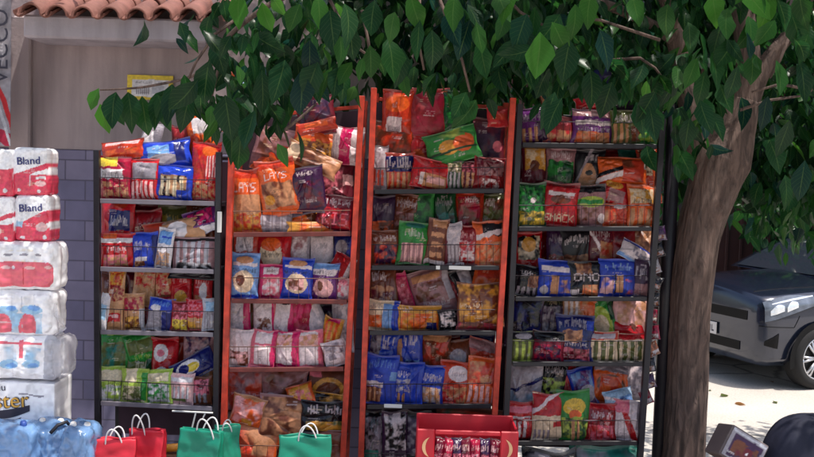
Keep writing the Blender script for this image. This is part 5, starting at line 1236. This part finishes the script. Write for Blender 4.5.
limb([A(676, 40, 14), A(620, 10, 10, 5.0), A(520, -20, 8, 4.7), A(400, -30, 7, 4.4), A(300, -10, 6, 4.3), A(235, 30, 5, 4.3), A(205, 70, 3.5, 4.5), A(150, 86, 2.5, 4.7), A(100, 90, 1.6, 4.75)], 'limb', seg=10)
for pth in ([(612, 60), (640, 58), (655, 68), (664, 80)], [(792, 30), (780, 60), (770, 78)], [(740, 110), (770, 100), (800, 96)], [(660, 40), (600, 20), (560, 18), (545, 30)], [(420, -10), (418, 40), (424, 70)], [(440, 0), (462, 60), (470, 92)], [(285, 130), (300, 118), (316, 104)], [(362, 10), (368, 40), (372, 62)], [(500, -10), (520, 12), (545, 26)], [(812, 90), (780, 84), (752, 92)], [(330, 0), (352, 44), (372, 58)], [(235, 20), (215, 34), (196, 62), (186, 84)], [(228, 40), (218, 70), (212, 96)]):
    tw = MB(); tw.tube([at(x, y, 4.35)-tb for x, y in pth], [.008-.004*i/len(pth) for i in range(len(pth))], 6)
    tw.build('twig', M['bark'], tree, smooth=True)

LT = Crown(); rq = random.Random(77)
for _ in range(40):
    p = Vector((rq.uniform(1.0, 4.2), rq.uniform(5.2, 9.5), .006+rq.random()*.004)); an = rq.uniform(0, 6.28)
    LT.leaf(p, Vector((math.cos(an), math.sin(an), .05)), Vector((rq.gauss(0, .2), rq.gauss(0, .2), 1)), rq.uniform(.05, .11), np.array(lin(rq.choice([(120, 88, 50), (96, 70, 46), (140, 120, 60), (80, 90, 50)]))), droop=.05, curl=.1)
o = mesh_obj('leaf_litter', LT.v, LT.f, LEAF, cols=np.array(LT.c), uvs=LT.uv); tag(o, 'scattered dry leaves on the pale pavement behind the tree', 'fallen leaves', kind='stuff')

# tall dark shrub between the car and the gate
SB = Crown(); keep = CW; CW = SB; rs = random.Random(41)
cx = at(850, 200, 11.5).x; shrub = empty('tall_shrub', (cx, 11.5, 0)); tag(shrub, 'tall dark leafy shrub between the parked car and the brown gate', 'shrub')
for _ in range(620):
    z = rs.uniform(.5, 4.3); rad = 1.15*(1-abs((z-2.5)/2.6)**2.4)*rs.random()**.4; an = rs.uniform(0, 6.283)
    add_cluster(Vector((cx+rad*1.15*math.cos(an)+.25*mnoise.noise(Vector((an, z, 3))), 11.5+.55*rad*math.sin(an), z)), 8, .13, rs)
mesh_obj('foliage', [v-shrub.location for v in SB.v], SB.f, LEAF, shrub, cols=np.array(SB.c), uvs=SB.uv)
for k in range(5):
    a_ = k*1.26; mb = MB(); mb.tube([(.1*math.cos(a_), .08*math.sin(a_), 0), (.2*math.cos(a_), .15*math.sin(a_), 1.2), (.6*math.cos(a_), .3*math.sin(a_), 2.6), (.8*math.cos(a_), .35*math.sin(a_), 3.6)], [.04, .032, .02, .008], 8); mb.build('stem', M['bark'], shrub, smooth=True)
CW = keep
